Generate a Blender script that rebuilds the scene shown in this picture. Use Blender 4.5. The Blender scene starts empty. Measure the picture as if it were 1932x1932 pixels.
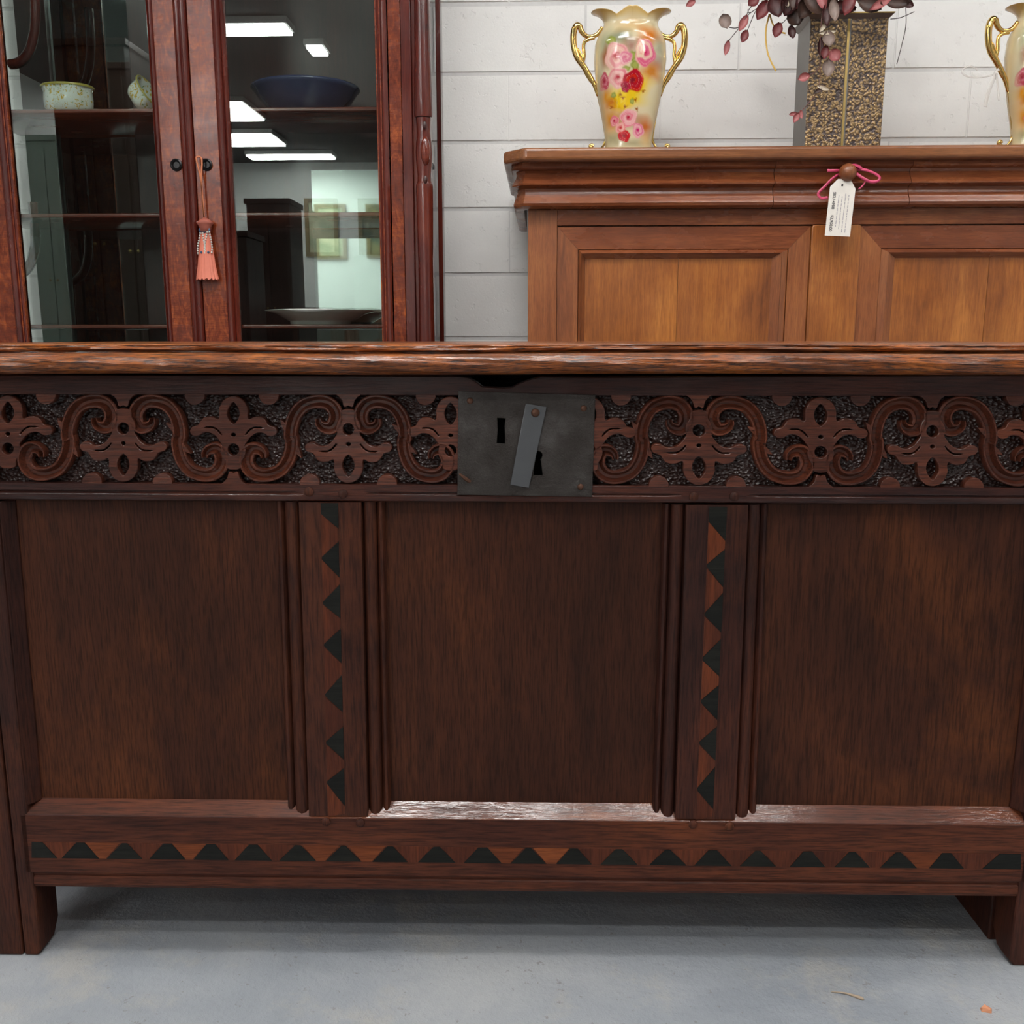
import bpy, bmesh, math, random
import numpy as np
from mathutils import Vector, Matrix

S = bpy.context.scene
COL = S.collection
random.seed(7)
R = math.radians

# ------------------------------------------------------------------ camera
F = 1790.0                      # focal length in pixels of the 1932 px frame
CAM = Vector((0.0, -1.0, 0.72))
PITCH, YAW, ROLL = R(10.446), R(1.85), R(-0.03)
_cp, _sp, _cy, _sy = math.cos(PITCH), math.sin(PITCH), math.cos(YAW), math.sin(YAW)
_r = Vector((_cy, _sy, 0)); FWD = Vector((-_sy*_cp, _cy*_cp, -_sp)); _u = _r.cross(FWD)
RGT = _r*math.cos(ROLL) + _u*math.sin(ROLL)
UP = _u*math.cos(ROLL) - _r*math.sin(ROLL)
cd = bpy.data.cameras.new('camera'); cam = bpy.data.objects.new('camera', cd); COL.objects.link(cam)
cam.matrix_world = Matrix(((RGT.x, UP.x, -FWD.x, CAM.x), (RGT.y, UP.y, -FWD.y, CAM.y), (RGT.z, UP.z, -FWD.z, CAM.z), (0, 0, 0, 1)))
cd.sensor_fit = 'HORIZONTAL'; cd.sensor_width = 36.0; cd.lens = 36.0*F/1932.0
cd.clip_start = 0.05; cd.clip_end = 60
S.camera = cam

# ------------------------------------------------------------------ world, exposure
w = bpy.data.worlds.new('world'); S.world = w; w.use_nodes = True
w.node_tree.nodes['Background'].inputs[0].default_value = (0.9, 0.95, 1.0, 1)
w.node_tree.nodes['Background'].inputs[1].default_value = 0.02
S.view_settings.view_transform = 'Standard'; S.view_settings.look = 'None'
S.view_settings.gamma = 1.0; S.view_settings.use_curve_mapping = False
S.view_settings.exposure = 0.0
try: S.cycles.use_denoising = True
except Exception: pass
S.cycles.max_bounces = 10; S.cycles.transparent_max_bounces = 12
LAMP = 38.0                     # radiance of the fluorescent diffusers
CEIL = 3.3
# fluorescent battens: centre x, y, length along x, length along y, which one it is
LAMPS = [(0.60, -0.72, 1.15, 0.05, 'white batten lamp on the ceiling above the front of the coffer'),
         (2.5, -1.21, 1.25, 0.06, 'white batten lamp on the ceiling to the right of the coffer'),
         (0.5, -2.4, 1.25, 0.06, 'white ceiling batten in the second row, middle one'),
         (0.4, -1.6, 1.1, 0.2, 'wide white ceiling lamp between the first two rows'),
         (2.3, -2.4, 1.25, 0.13, 'white ceiling batten in the second row, right one'),
         (-2.6, -2.4, 1.25, 0.14, 'white ceiling batten in the second row, left one'),
         (2.5, 0.3, 1.3, 0.12, 'ceiling lamp over the right end of the sideboard'),
         (1.1, 0.3, 1.1, 0.06, 'added ceiling lamp over the left end of the sideboard, brightening the back wall'),  # added fill for the back wall
         (-2.3, 0.1, 0.9, 0.16, 'added ceiling lamp to the left of the display cabinet, brightening the wall strip there'),  # added to lift the wall strip seen through the cabinet's left side
         (-0.35, -0.27, 0.9, 0.5, 'added ceiling lamp brightening the wall between the display cabinet and the sideboard'),  # added, broad fill for the low wall beside the sideboard
         (-4.4, -2.9, 0.6, 0.25, 'unseen ceiling lamp added to brighten the pale mint cupboard'),  # added out of view so the mirrored mint cupboard shows brighter
         (-2.55, -3.96, 0.84, 0.25, 'ceiling strip lamp mirrored as the topmost bright bar in the right cabinet door'),
         (-2.03, -4.56, 0.14, 0.25, 'small square ceiling lamp mirrored just above the blue bowl'),
         (-3.9, -6.85, 1.2, 0.85, 'square ceiling light panel mirrored at the left end of the upper shelf'),
         (-4.05, -8.42, 1.2, 0.72, 'ceiling light panel mirrored below the upper shelf of the right door'),
         (-3.59, -9.6, 1.2, 0.3, 'ceiling strip lamp mirrored as the lowest bright bar in the right cabinet door')]

# ------------------------------------------------------------------ pixel -> plane of the place
def ray(px, py): return RGT*((px-966)/F) - UP*((py-966)/F) + FWD
def at(px, py, Y):
    d = ray(px, py); t = (Y-CAM.y)/d.y
    return CAM + d*t
CH_ROT = R(0.85)
CHM = Matrix.Rotation(CH_ROT, 4, 'Z'); CHI = CHM.inverted()
_cl, _cdir = CHI @ CAM, CHI.to_3x3()
def ch(px, py, y=0.0):           # a point of the chest's own frame (x along the front, y into it)
    d = _cdir @ ray(px, py); t = (y-_cl.y)/d.y
    return _cl + d*t

# ------------------------------------------------------------------ object helpers
def link(name, me, parent=None, mat=None):
    o = bpy.data.objects.new(name, me); COL.objects.link(o)
    if parent is not None: o.parent = parent
    if mat is not None and me is not None: me.materials.append(mat)
    return o
def tag(o, label=None, cat=None, group=None, kind=None):
    if label: o['label'] = label
    if cat: o['category'] = cat
    if group: o['group'] = group
    if kind: o['kind'] = kind
    return o
def empty(name, loc, label, cat, rz=0.0, group=None):
    o = bpy.data.objects.new(name, None); COL.objects.link(o)
    o.location = loc; o.rotation_euler = (0, 0, rz); o.empty_display_size = 0.05
    return tag(o, label, cat, group)
class MB:
    def __init__(s): s.v = []; s.f = []
    def add(s, vs, fs):
        b = len(s.v); s.v += [tuple(v) for v in vs]; s.f += [tuple(b+i for i in f) for f in fs]; return s
    def box(s, x0, x1, y0, y1, z0, z1):
        return s.add([(x0,y0,z0),(x1,y0,z0),(x1,y1,z0),(x0,y1,z0),(x0,y0,z1),(x1,y0,z1),(x1,y1,z1),(x0,y1,z1)],
                     [(3,2,1,0),(4,5,6,7),(0,1,5,4),(1,2,6,5),(2,3,7,6),(3,0,4,7)])
    def hexa(s, a, b):           # two matching quads
        n = len(a)
        return s.add(list(a)+list(b), [tuple(range(n))[::-1], tuple(range(n, 2*n))] + [(i, (i+1) % n, n+(i+1) % n, n+i) for i in range(n)])
    def prism_xz(s, poly, y0, y1):   # polygon in x,z (counter-clockwise seen from -y) between two depths
        n = len(poly)
        return s.add([(p[0], y0, p[1]) for p in poly]+[(p[0], y1, p[1]) for p in poly],
                     [tuple(range(n)), tuple(range(n, 2*n))[::-1]] + [((i+1) % n, i, n+i, n+(i+1) % n) for i in range(n)])
    def prism_yz(s, poly, x0, x1):
        n = len(poly)
        return s.add([(x0, p[0], p[1]) for p in poly]+[(x1, p[0], p[1]) for p in poly],
                     [tuple(range(n))[::-1], tuple(range(n, 2*n))] + [(i, (i+1) % n, n+(i+1) % n, n+i) for i in range(n)])
    def loft(s, rings, closed=True, cap=False):
        n = len(rings[0]); b = len(s.v); fs = []
        for r_ in rings: s.v += [tuple(v) for v in r_]
        m = n if closed else n-1
        for k in range(len(rings)-1):
            for i in range(m):
                j = (i+1) % n
                s.f.append((b+k*n+i, b+k*n+j, b+(k+1)*n+j, b+(k+1)*n+i))
        if cap:
            s.f.append(tuple(b+i for i in range(n))[::-1]); q = b+(len(rings)-1)*n
            s.f.append(tuple(q+i for i in range(n)))
        return s
    def lathe(s, prof, c=(0, 0, 0), seg=24, sx=1.0, sy=1.0, cap=True):
        rings = [[(c[0]+r_*sx*math.cos(2*math.pi*i/seg), c[1]+r_*sy*math.sin(2*math.pi*i/seg), c[2]+z) for i in range(seg)] for r_, z in prof]
        return s.loft(rings, True, cap)
    def tube(s, pts, rad, seg=8, flat=1.0, cap=True):
        pts = [Vector(p) for p in pts]; n = len(pts); rings = []
        rr = rad if hasattr(rad, '__len__') else [rad]*n
        nrm = None
        for i, p in enumerate(pts):
            t = (pts[min(i+1, n-1)]-pts[max(i-1, 0)]).normalized()
            if nrm is None:
                a = Vector((0, 1, 0)) if abs(t.y) < 0.9 else Vector((1, 0, 0))
                nrm = (a-t*a.dot(t)).normalized()
            else: nrm = (nrm-t*nrm.dot(t)).normalized()
            bn = t.cross(nrm)
            rings.append([p+nrm*(rr[i]*flat*math.cos(2*math.pi*k/seg))+bn*(rr[i]*math.sin(2*math.pi*k/seg)) for k in range(seg)])
        return s.loft(rings, True, cap)
    def ball(s, c, rx, ry=None, rz=None, seg=16, rows=10):
        ry = ry or rx; rz = rz or rx
        return s.lathe([(max(1e-5, math.sin(math.pi*k/rows))*1.0, -math.cos(math.pi*k/rows)*rz/1.0) for k in range(rows+1)], c, seg, rx, ry, True)
    def build(s, name, mat, parent=None, smooth=False, bevel=0.0, seg=2, ang=35):
        me = bpy.data.meshes.new(name); me.from_pydata(s.v, [], s.f)
        bm = bmesh.new(); bm.from_mesh(me); bmesh.ops.recalc_face_normals(bm, faces=bm.faces); bm.to_mesh(me); bm.free()
        if smooth:
            me.polygons.foreach_set('use_smooth', [True]*len(me.polygons))
            if not isinstance(smooth, str):
                try: me.set_sharp_from_angle(angle=R(smooth if smooth > 1 else 40))
                except Exception: pass
        o = link(name, me, parent, mat)
        if bevel:
            b = o.modifiers.new('bevel', 'BEVEL'); b.width = bevel; b.segments = seg; b.limit_method = 'ANGLE'; b.angle_limit = R(ang)
        return o
def cat_rom(pts, n=6, closed=False):
    P = np.array(pts, float); m = len(P); out = []
    for i in range(m if closed else m-1):
        if closed: a, b, c, d = P[(i-1) % m], P[i], P[(i+1) % m], P[(i+2) % m]
        else: a, b, c, d = P[max(i-1, 0)], P[i], P[i+1], P[min(i+2, m-1)]
        for k in range(n):
            t = k/n
            out.append(0.5*((2*b)+(c-a)*t+(2*a-5*b+4*c-d)*t*t+(-a+3*b-3*c+d)*t**3))
    if not closed: out.append(P[-1])
    return [tuple(p) for p in out]
def plate(name, loops, y_back, thick, mat, parent, bevel=0.0006):
    """filled outline (first loop) with holes (the others), points x,z; front at y_back-thick"""
    cu = bpy.data.curves.new(name, 'CURVE'); cu.dimensions = '2D'; cu.fill_mode = 'BOTH'
    cu.extrude = max(thick/2-bevel, 1e-5); cu.bevel_depth = bevel; cu.bevel_resolution = 1; cu.offset = -bevel
    for lp in loops:
        sp = cu.splines.new('POLY'); sp.points.add(len(lp)-1); sp.use_cyclic_u = True
        for k, p in enumerate(lp): sp.points[k].co = (p[0], p[1], 0, 1)
    t = bpy.data.objects.new('t', cu); COL.objects.link(t)
    me = bpy.data.meshes.new_from_object(t.evaluated_get(bpy.context.evaluated_depsgraph_get()))
    bpy.data.objects.remove(t); bpy.data.curves.remove(cu)
    me.transform(Matrix(((1, 0, 0, 0), (0, 0, -1, y_back-thick/2), (0, 1, 0, 0), (0, 0, 0, 1))))
    me.name = name; me.materials.clear()
    return link(name, me, parent, mat)

# ------------------------------------------------------------------ materials
def sr(*c):
    return tuple(((x/255)/12.92 if x/255 <= 0.04045 else ((x/255+0.055)/1.055)**2.4) for x in c)+(1,)
class NT:
    def __init__(s, name):
        s.m = bpy.data.materials.new(name); s.m.use_nodes = True; s.t = s.m.node_tree; s.n = s.t.nodes
        s.b = s.n['Principled BSDF']; s.out = s.n['Material Output']
    def new(s, typ, **kw):
        n = s.n.new(typ)
        for k, v in kw.items(): setattr(n, k, v)
        return n
    def lk(s, a, b): s.t.links.new(a, b)
    def coord(s, scale=(1, 1, 1), loc=(0, 0, 0), kind='Object', jitter=True):
        tc = s.new('ShaderNodeTexCoord'); mp = s.new('ShaderNodeMapping'); mp.inputs['Scale'].default_value = scale
        mp.inputs['Location'].default_value = loc; s.lk(tc.outputs[kind], mp.inputs['Vector'])
        if jitter:
            oi = s.new('ShaderNodeObjectInfo'); ml = s.new('ShaderNodeMath', operation='MULTIPLY'); ml.inputs[1].default_value = 37.0
            s.lk(oi.outputs['Random'], ml.inputs[0]); ad = s.new('ShaderNodeVectorMath', operation='ADD')
            s.lk(mp.outputs[0], ad.inputs[0]); s.lk(ml.outputs[0], ad.inputs[1]); return ad.outputs[0]
        return mp.outputs[0]
    def noise(s, vec, scale, detail=4, rough=0.55, dist=0.0):
        n = s.new('ShaderNodeTexNoise'); n.inputs['Scale'].default_value = scale; n.inputs['Detail'].default_value = detail
        n.inputs['Roughness'].default_value = rough; n.inputs['Distortion'].default_value = dist
        if vec is not None: s.lk(vec, n.inputs['Vector'])
        return n.outputs['Fac']
    def ramp(s, fac, stops):
        r_ = s.new('ShaderNodeValToRGB'); e = r_.color_ramp.elements
        while len(e) < len(stops): e.new(0.5)
        for k, (p, c) in enumerate(stops):
            e[k].position = p; e[k].color = c if hasattr(c, '__len__') else (c, c, c, 1)
        s.lk(fac, r_.inputs[0]); return r_.outputs[0]
    def mix(s, fac, a, b, mode='MIX'):
        m = s.new('ShaderNodeMix', data_type='RGBA', blend_type=mode)
        for i, v in ((0, fac), (6, a), (7, b)):
            if hasattr(v, 'is_linked') or hasattr(v, 'links'): s.lk(v, m.inputs[i])
            else: m.inputs[i].default_value = v
        return m.outputs[2]
    def math(s, op, a, b=0.0):
        m = s.new('ShaderNodeMath', operation=op)
        for i, v in ((0, a), (1, b)):
            if hasattr(v, 'links'): s.lk(v, m.inputs[i])
            else: m.inputs[i].default_value = v
        return m.outputs[0]
    def bump(s, h, dist, strength=1.0, prev=None):
        b = s.new('ShaderNodeBump'); b.inputs['Distance'].default_value = dist; b.inputs['Strength'].default_value = strength
        s.lk(h, b.inputs['Height'])
        if prev is not None: s.lk(prev, b.inputs['Normal'])
        return b.outputs[0]
    def cfin(s, c, rg, nb, coat, croug, spec, nc=None):
        s.lk(nc if nc is not None else nb, s.b.inputs['Coat Normal'])
        return s.fin(c, rg, nb, Coat_Weight=coat, Coat_Roughness=croug, Specular_IOR_Level=spec)
    def fin(s, color=None, rough=None, normal=None, **kw):
        for sock, v in (('Base Color', color), ('Roughness', rough), ('Normal', normal)):
            if v is None: continue
            if hasattr(v, 'links'): s.lk(v, s.b.inputs[sock])
            else: s.b.inputs[sock].default_value = v
        for k, v in kw.items(): s.b.inputs[k.replace('_', ' ')].default_value = v
        return s.m
def plain(name, c, rough=0.5, metal=0.0, **kw):
    n = NT(name); v = n.coord((1, 1, 1)); f = n.noise(v, 60, 3)
    c2 = tuple(x*0.82 for x in c[:3])+(1,)
    return n.fin(n.mix(f, c, c2), rough, None, Metallic=metal, **kw)
def wood(name, dark, mid, light, axis='x', scale=1.0, rough=(0.28, 0.5), pore=0.6, bumpd=0.0004, mott=4.0, worn=None, wornamt=0.55, coat=0.15, figure=0.0, croug=0.1, spec=0.5):
    n = NT(name)
    def sc(a, b): return tuple((a if k == axis else b)*scale for k in 'xyz')
    vm = n.coord(sc(0.55, 1.2)); vg = n.coord(sc(1.2, 20.0)); vp = n.coord(sc(20.0, 330.0))
    big = n.noise(vm, mott, 7, 0.62, 0.6); grain = n.noise(vg, 4.0, 6, 0.65, 1.2); pores = n.noise(vp, 1.6, 3, 0.6)
    k = n.math('ADD', n.math('MULTIPLY', big, 0.62), n.math('MULTIPLY', grain, 0.38))
    if figure:
        vf = n.coord(sc(9.0, 3.0)); fg = n.noise(vf, 3.0, 5, 0.6, 2.5)
        k = n.math('ADD', n.math('MULTIPLY', k, 1-figure), n.math('MULTIPLY', fg, figure))
    c = n.ramp(k, [(0.32, dark), (0.5, mid), (0.68, light)])
    if worn is not None:
        wv = n.coord(sc(0.6, 1.0), (3.1, 1.7, 0.3)); wf = n.ramp(n.noise(wv, 2.6, 8, 0.68, 0.4), [(wornamt, 0.0), (wornamt+0.2, 1.0)])
        c = n.mix(n.math('MULTIPLY', wf, 0.7), c, worn)
    pf = n.ramp(pores, [(0.36, 1.0), (0.55, 0.0)])
    c = n.mix(n.math('MULTIPLY', pf, pore), c, tuple(x*0.35 for x in dark[:3])+(1,))
    fine = n.noise(n.coord((1, 1, 1)), 420, 2)
    rg = n.ramp(n.noise(vm, 9.0, 5), [(0.3, rough[0]), (0.7, rough[1])])
    nb = n.bump(pores, bumpd, 0.7); nb = n.bump(fine, bumpd*0.35, 0.5, nb)
    nb = n.bump(n.noise(n.coord((1, 1, 1)), 14, 3), 0.0025, 0.25, nb)
    nc = n.bump(pores, bumpd*0.22, 0.7); nc = n.bump(n.noise(n.coord(sc(20, 70)), 2.0, 4, 0.6), 0.0006, 0.5, nc)
    m_ = n.cfin(c, rg, nb, coat, croug, spec, nc)
    if coat > 0.5: n.lk(n.ramp(n.noise(n.coord(sc(3, 9)), 4.0, 6, 0.65), [(0.36, coat*0.25), (0.6, coat)]), n.b.inputs['Coat Weight'])
    return m_

OAKD, OAKM, OAKL, OAKW = sr(50, 31, 27), sr(74, 44, 35), sr(100, 61, 44), sr(132, 74, 42)
M = {}
M['oak_x'] = wood('dark_oak_across', sr(34, 17, 16), sr(58, 29, 23), sr(84, 43, 30), 'x', rough=(0.35, 0.55), wornamt=0.5, worn=sr(98, 48, 28), coat=0.55, croug=0.07, spec=0.18, bumpd=0.0008)
M['oak_z'] = wood('dark_oak_upright', sr(36, 18, 15), sr(60, 31, 23), sr(86, 45, 30), 'z', rough=(0.45, 0.6), wornamt=0.5, worn=sr(102, 54, 29), coat=0.0, spec=0.2)
M['oak_panel'] = wood('oak_panel', sr(42, 22, 15), sr(64, 34, 22), sr(86, 47, 28), 'z', scale=1.0, rough=(0.45, 0.6), wornamt=0.5, worn=sr(110, 60, 29), pore=0.6, coat=0.0, spec=0.16, mott=5.5)
M['oak_carved'] = wood('carved_oak', sr(58, 29, 22), sr(88, 45, 31), sr(114, 60, 40), 'x', rough=(0.3, 0.45), pore=0.7, coat=0.8, croug=0.07, spec=0.18, bumpd=0.0008)
M['oak_lid'] = wood('worn_lid_oak', sr(56, 28, 14), sr(136, 72, 27), sr(194, 112, 44), 'x', scale=1.8, rough=(0.25, 0.4), wornamt=0.6, worn=sr(46, 28, 20), pore=1.0, bumpd=0.0012, mott=7, coat=0.7, croug=0.05, spec=0.2)
M['oak_rail_bot'] = wood('bottom_rail_oak', sr(44, 22, 17), sr(74, 38, 26), sr(106, 56, 34), 'x', rough=(0.4, 0.55), pore=0.6, worn=sr(132, 68, 32), wornamt=0.52, coat=0.0, spec=0.2, bumpd=0.0005)
M['oak_bevel'] = wood('paler_bevel_oak', sr(54, 28, 21), sr(96, 50, 32), sr(136, 76, 42), 'x', rough=(0.3, 0.5), pore=0.6, worn=sr(150, 82, 38), wornamt=0.52, coat=1.0, croug=0.07, spec=0.3, bumpd=0.0006)  # paler and glossier than the front of the bottom rail
def ground_mat():
    n = NT('punched_ground'); v = n.coord((0.75, 1, 1))
    vo = n.new('ShaderNodeTexVoronoi'); vo.inputs['Scale'].default_value = 330; n.lk(v, vo.inputs['Vector'])
    c = n.mix(n.noise(v, 20, 4), sr(28, 16, 14), sr(52, 30, 25))
    nb = n.bump(vo.outputs['Distance'], 0.0022, 1.0); nb = n.bump(n.noise(v, 160, 3), 0.0012, 0.8, nb)
    return n.cfin(c, 0.34, nb, 0.4, 0.06, 0.25)
M['ground'] = ground_mat()
M['hole'] = plain('black_void', sr(5, 5, 5), 1.0, Specular_IOR_Level=0.0)
M['dark'] = plain('chest_interior_dark', sr(16, 12, 11), 0.8)
M['ebony'] = wood('black_inlay', sr(18, 18, 16), sr(27, 27, 24), sr(38, 37, 32), 'x', rough=(0.3, 0.5), pore=0.3, coat=0.0, spec=0.15)
M['inlay'] = wood('red_brown_inlay', sr(78, 38, 22), sr(112, 58, 32), sr(146, 80, 42), 'x', rough=(0.3, 0.5), pore=0.4, coat=0.0, spec=0.18)
M['inlay_dull'] = wood('dull_red_inlay', sr(58, 28, 20), sr(84, 42, 27), sr(116, 58, 32), 'z', rough=(0.3, 0.5), pore=0.4, coat=0.0, spec=0.18)
def iron_mat():
    n = NT('old_iron'); v = n.coord((1, 1, 1)); a = n.noise(v, 30, 8, 0.7)
    c = n.ramp(a, [(0.3, sr(46, 40, 36)), (0.55, sr(68, 63, 60)), (0.75, sr(92, 88, 86))])
    nb = n.bump(n.noise(v, 420, 4, 0.7), 0.0012, 0.9); nb = n.bump(n.noise(v, 60, 3), 0.001, 0.35, nb)
    return n.fin(c, n.ramp(n.noise(v, 120, 4), [(0.3, 0.32), (0.7, 0.6)]), nb, Metallic=0.75)
M['iron'] = iron_mat()
M['iron_bar'] = plain('worn_steel_bar', sr(104, 104, 106), 0.42, 0.8)
M['rust'] = plain('rusty_iron', sr(96, 66, 52), 0.5, 0.7)
# mahogany of the display cabinet, walnut of the sideboard
M['mahog'] = wood('red_mahogany', sr(54, 16, 12), sr(86, 29, 20), sr(112, 46, 30), 'z', rough=(0.16, 0.3), pore=0.25, bumpd=0.0001, coat=0.35)
M['mahog_x'] = wood('red_mahogany_across', sr(72, 24, 16), sr(112, 46, 30), sr(140, 66, 42), 'x', rough=(0.16, 0.3), pore=0.25, bumpd=0.0001, coat=0.35)
M['flame'] = wood('flame_veneer', sr(62, 22, 14), sr(112, 46, 24), sr(172, 86, 38), 'x', scale=1.6, rough=(0.2, 0.32), pore=0.3, bumpd=0.0001, coat=0.12, spec=0.3, figure=0.5, mott=6)
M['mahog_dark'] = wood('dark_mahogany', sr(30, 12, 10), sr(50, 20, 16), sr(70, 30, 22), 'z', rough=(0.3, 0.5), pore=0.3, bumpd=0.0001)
WD, WM, WL = sr(96, 50, 27), sr(138, 79, 42), sr(170, 106, 56)
M['walnut_x'] = wood('walnut_across', sr(88, 44, 27), sr(126, 68, 40), sr(160, 96, 56), 'x', rough=(0.2, 0.32), pore=0.35, bumpd=0.0001, mott=3)
M['walnut_z'] = wood('walnut_upright', sr(98, 50, 28), sr(140, 80, 44), sr(168, 104, 58), 'z', rough=(0.28, 0.42), pore=0.3, bumpd=0.0001, mott=3)
M['walnut_panel'] = wood('golden_walnut_panel', sr(100, 50, 22), sr(154, 89, 38), sr(188, 118, 54), 'z', scale=0.9, rough=(0.3, 0.45), pore=0.25, bumpd=0.0001, mott=5, worn=sr(104, 54, 28), wornamt=0.5)
M['walnut_top'] = wood('walnut_top', sr(92, 50, 28), sr(132, 80, 46), sr(160, 104, 62), 'x', rough=(0.25, 0.4), pore=0.3, bumpd=0.0001)
M['walnut_dark'] = wood('dark_walnut', sr(70, 38, 28), sr(96, 56, 40), sr(120, 74, 52), 'x', rough=(0.26, 0.4), pore=0.35, bumpd=0.0001)  # darker walnut for the boards behind the sideboard door frames
M['brown'] = plain('plain_dark_wood', sr(46, 24, 18), 0.4)
M['brown2'] = plain('mid_brown_wood', sr(92, 56, 40), 0.4)
def block_mat():
    n = NT('white_painted_block'); v = n.coord((1, 1, 1))
    c = n.mix(n.noise(v, 9, 6), sr(236, 234, 231), sr(222, 220, 217))
    pit = n.ramp(n.noise(v, 38, 5, 0.6), [(0.3, 0.0), (0.4, 1.0)])
    nb = n.bump(pit, 0.0022, 0.6); nb = n.bump(n.noise(v, 150, 4, 0.6), 0.0012, 0.6, nb)
    return n.fin(c, 0.55, nb)
M['block'] = block_mat()
M['mortar'] = plain('painted_mortar', sr(214, 212, 210), 0.6)
M['plaster'] = plain('white_plaster', sr(226, 228, 226), 0.6)
M['ceil'] = plain('dark_ceiling', sr(34, 33, 34), 0.8)
def floor_mat():
    n = NT('grey_painted_concrete'); v = n.coord((1, 1, 1))
    a = n.noise(v, 3.0, 8, 0.65, 0.4)
    c = n.ramp(a, [(0.3, sr(122, 127, 134)), (0.5, sr(141, 145, 150)), (0.7, sr(157, 159, 160))])
    st = n.ramp(n.noise(v, 7.0, 9, 0.75), [(0.52, 0.0), (0.64, 1.0)]); c = n.mix(n.math('MULTIPLY', st, 0.55), c, sr(164, 160, 152))
    sp = n.ramp(n.noise(v, 95, 3, 0.6), [(0.66, 0.0), (0.71, 1.0)]); c = n.mix(n.math('MULTIPLY', sp, 0.6), c, sr(112, 108, 104))
    nb = n.bump(n.noise(v, 28, 7, 0.68), 0.006, 0.6); nb = n.bump(n.noise(v, 220, 4), 0.0007, 0.6, nb)
    return n.fin(c, n.ramp(n.noise(v, 12, 4), [(0.3, 0.42), (0.7, 0.6)]), nb)
M['floor'] = floor_mat()
def glass_mat(name, tint, f0=0.09):
    n = NT(name); n.n.remove(n.b)
    tr = n.new('ShaderNodeBsdfTransparent'); tr.inputs[0].default_value = tint
    gl = n.new('ShaderNodeBsdfGlossy'); gl.inputs['Roughness'].default_value = 0.0; gl.inputs[0].default_value = (0.95, 1, 0.97, 1)
    lw = n.new('ShaderNodeLayerWeight'); lw.inputs['Blend'].default_value = 0.25
    fr = n.math('ADD', n.math('MULTIPLY', lw.outputs['Fresnel'], 0.8), f0*0.5)
    mx = n.new('ShaderNodeMixShader'); n.lk(fr, mx.inputs[0]); n.lk(tr.outputs[0], mx.inputs[1]); n.lk(gl.outputs[0], mx.inputs[2])
    n.lk(mx.outputs[0], n.out.inputs['Surface']); return n.m
M['glass'] = glass_mat('cabinet_glass', (0.9, 0.94, 0.92, 1))
def mirror_mat():
    n = NT('old_mirror'); v = n.coord((1, 1, 1))
    c = n.mix(n.noise(v, 6, 4), (0.46, 0.52, 0.49, 1), (0.58, 0.64, 0.61, 1))
    return n.fin(c, 0.02, None, Metallic=1.0)
M['mirror'] = mirror_mat()
def emit(name, c, s):
    n = NT(name); n.fin((0.8, 0.8, 0.8, 1), 0.5); n.b.inputs['Emission Color'].default_value = c; n.b.inputs['Emission Strength'].default_value = s; return n.m
M['tube'] = emit('lit_diffuser', (1.0, 0.997, 0.98, 1), LAMP)
M['white'] = plain('white_enamel', sr(225, 226, 224), 0.4)
M['gold'] = plain('bright_gilding', (0.85, 0.55, 0.18, 1), 0.14, 1.0)
M['dull_frame'] = plain('dull_gilt_frame', sr(120, 104, 66), 0.5)
M['goldtrim'] = plain('dull_brass_strip', (0.55, 0.38, 0.14, 1), 0.35, 1.0)
M['paper'] = plain('tag_paper', sr(240, 232, 222), 0.6)
M['ink'] = plain('grey_ink', sr(66, 62, 64), 0.6)
M['ribbon'] = plain('pink_ribbon', sr(214, 74, 112), 0.35)
M['gold_ribbon'] = plain('gold_ribbon', sr(222, 178, 84), 0.4)
M['blue'] = plain('navy_glaze', sr(62, 64, 96), 0.2, Coat_Weight=0.3)
M['china'] = plain('white_china', sr(232, 232, 226), 0.15, Coat_Weight=0.4)
M['salmon'] = plain('salmon_silk', sr(226, 128, 104), 0.6)
M['cord'] = plain('orange_cord', sr(206, 122, 82), 0.6)
M['bead'] = plain('pale_bead', sr(206, 204, 196), 0.3)
M['bead_blue'] = plain('blue_bead', sr(62, 84, 112), 0.3)
M['black_metal'] = plain('black_metal', sr(22, 20, 20), 0.3, 0.4)
M['steel'] = plain('grey_steel_rail', sr(120, 118, 116), 0.35, 0.6)

# ------------------------------------------------------------------ room
Yw = 2.11
X0, X1, Y0 = -5.2, 4.2, -10.4
def struct(name, mb, mat):
    return tag(mb.build(name, mat), kind='structure')
struct('floor', MB().box(X0, X1, Y0, Yw+0.2, -0.1, 0.0), M['floor'])
struct('ceiling', MB().box(X0, X1, Y0, Yw+0.2, CEIL, CEIL+0.1), M['ceil'])
struct('wall_left', MB().box(X0-0.1, X0, Y0, Yw+0.2, 0, CEIL), M['plaster'])
struct('wall_right', MB().box(X1, X1+0.1, Y0, Yw+0.2, 0, CEIL), M['plaster'])
struct('wall_front', MB().box(X0, X1, Y0-0.1, Y0, 0, CEIL), M['plaster'])
wb = struct('wall_back', MB().box(X0, X1, Yw+0.0035, Yw+0.2, 0, CEIL), M['mortar'])
BL, BH, GAP = 0.467, 0.2, 0.009
z0 = at(870, 140, Yw).z % BH            # joint level
xj = at(960, 204, Yw).x
def block_mesh():
    b = bmesh.new(); bmesh.ops.create_cube(b, size=1.0)
    for v in b.verts: v.co = Vector((v.co.x*(BL-0.0015), v.co.y*0.05+0.025, v.co.z*(BH-GAP)))
    bmesh.ops.bevel(b, geom=[e for e in b.edges if all(v.co.y < 0.01 for v in e.verts)], offset=0.003, segments=2, affect='EDGES')
    me = bpy.data.meshes.new('concrete_block'); b.to_mesh(me); b.free(); me.materials.append(M['block']); return me
bme = block_mesh()
k204 = math.floor((at(960, 204, Yw).z - z0)/BH)
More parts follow.
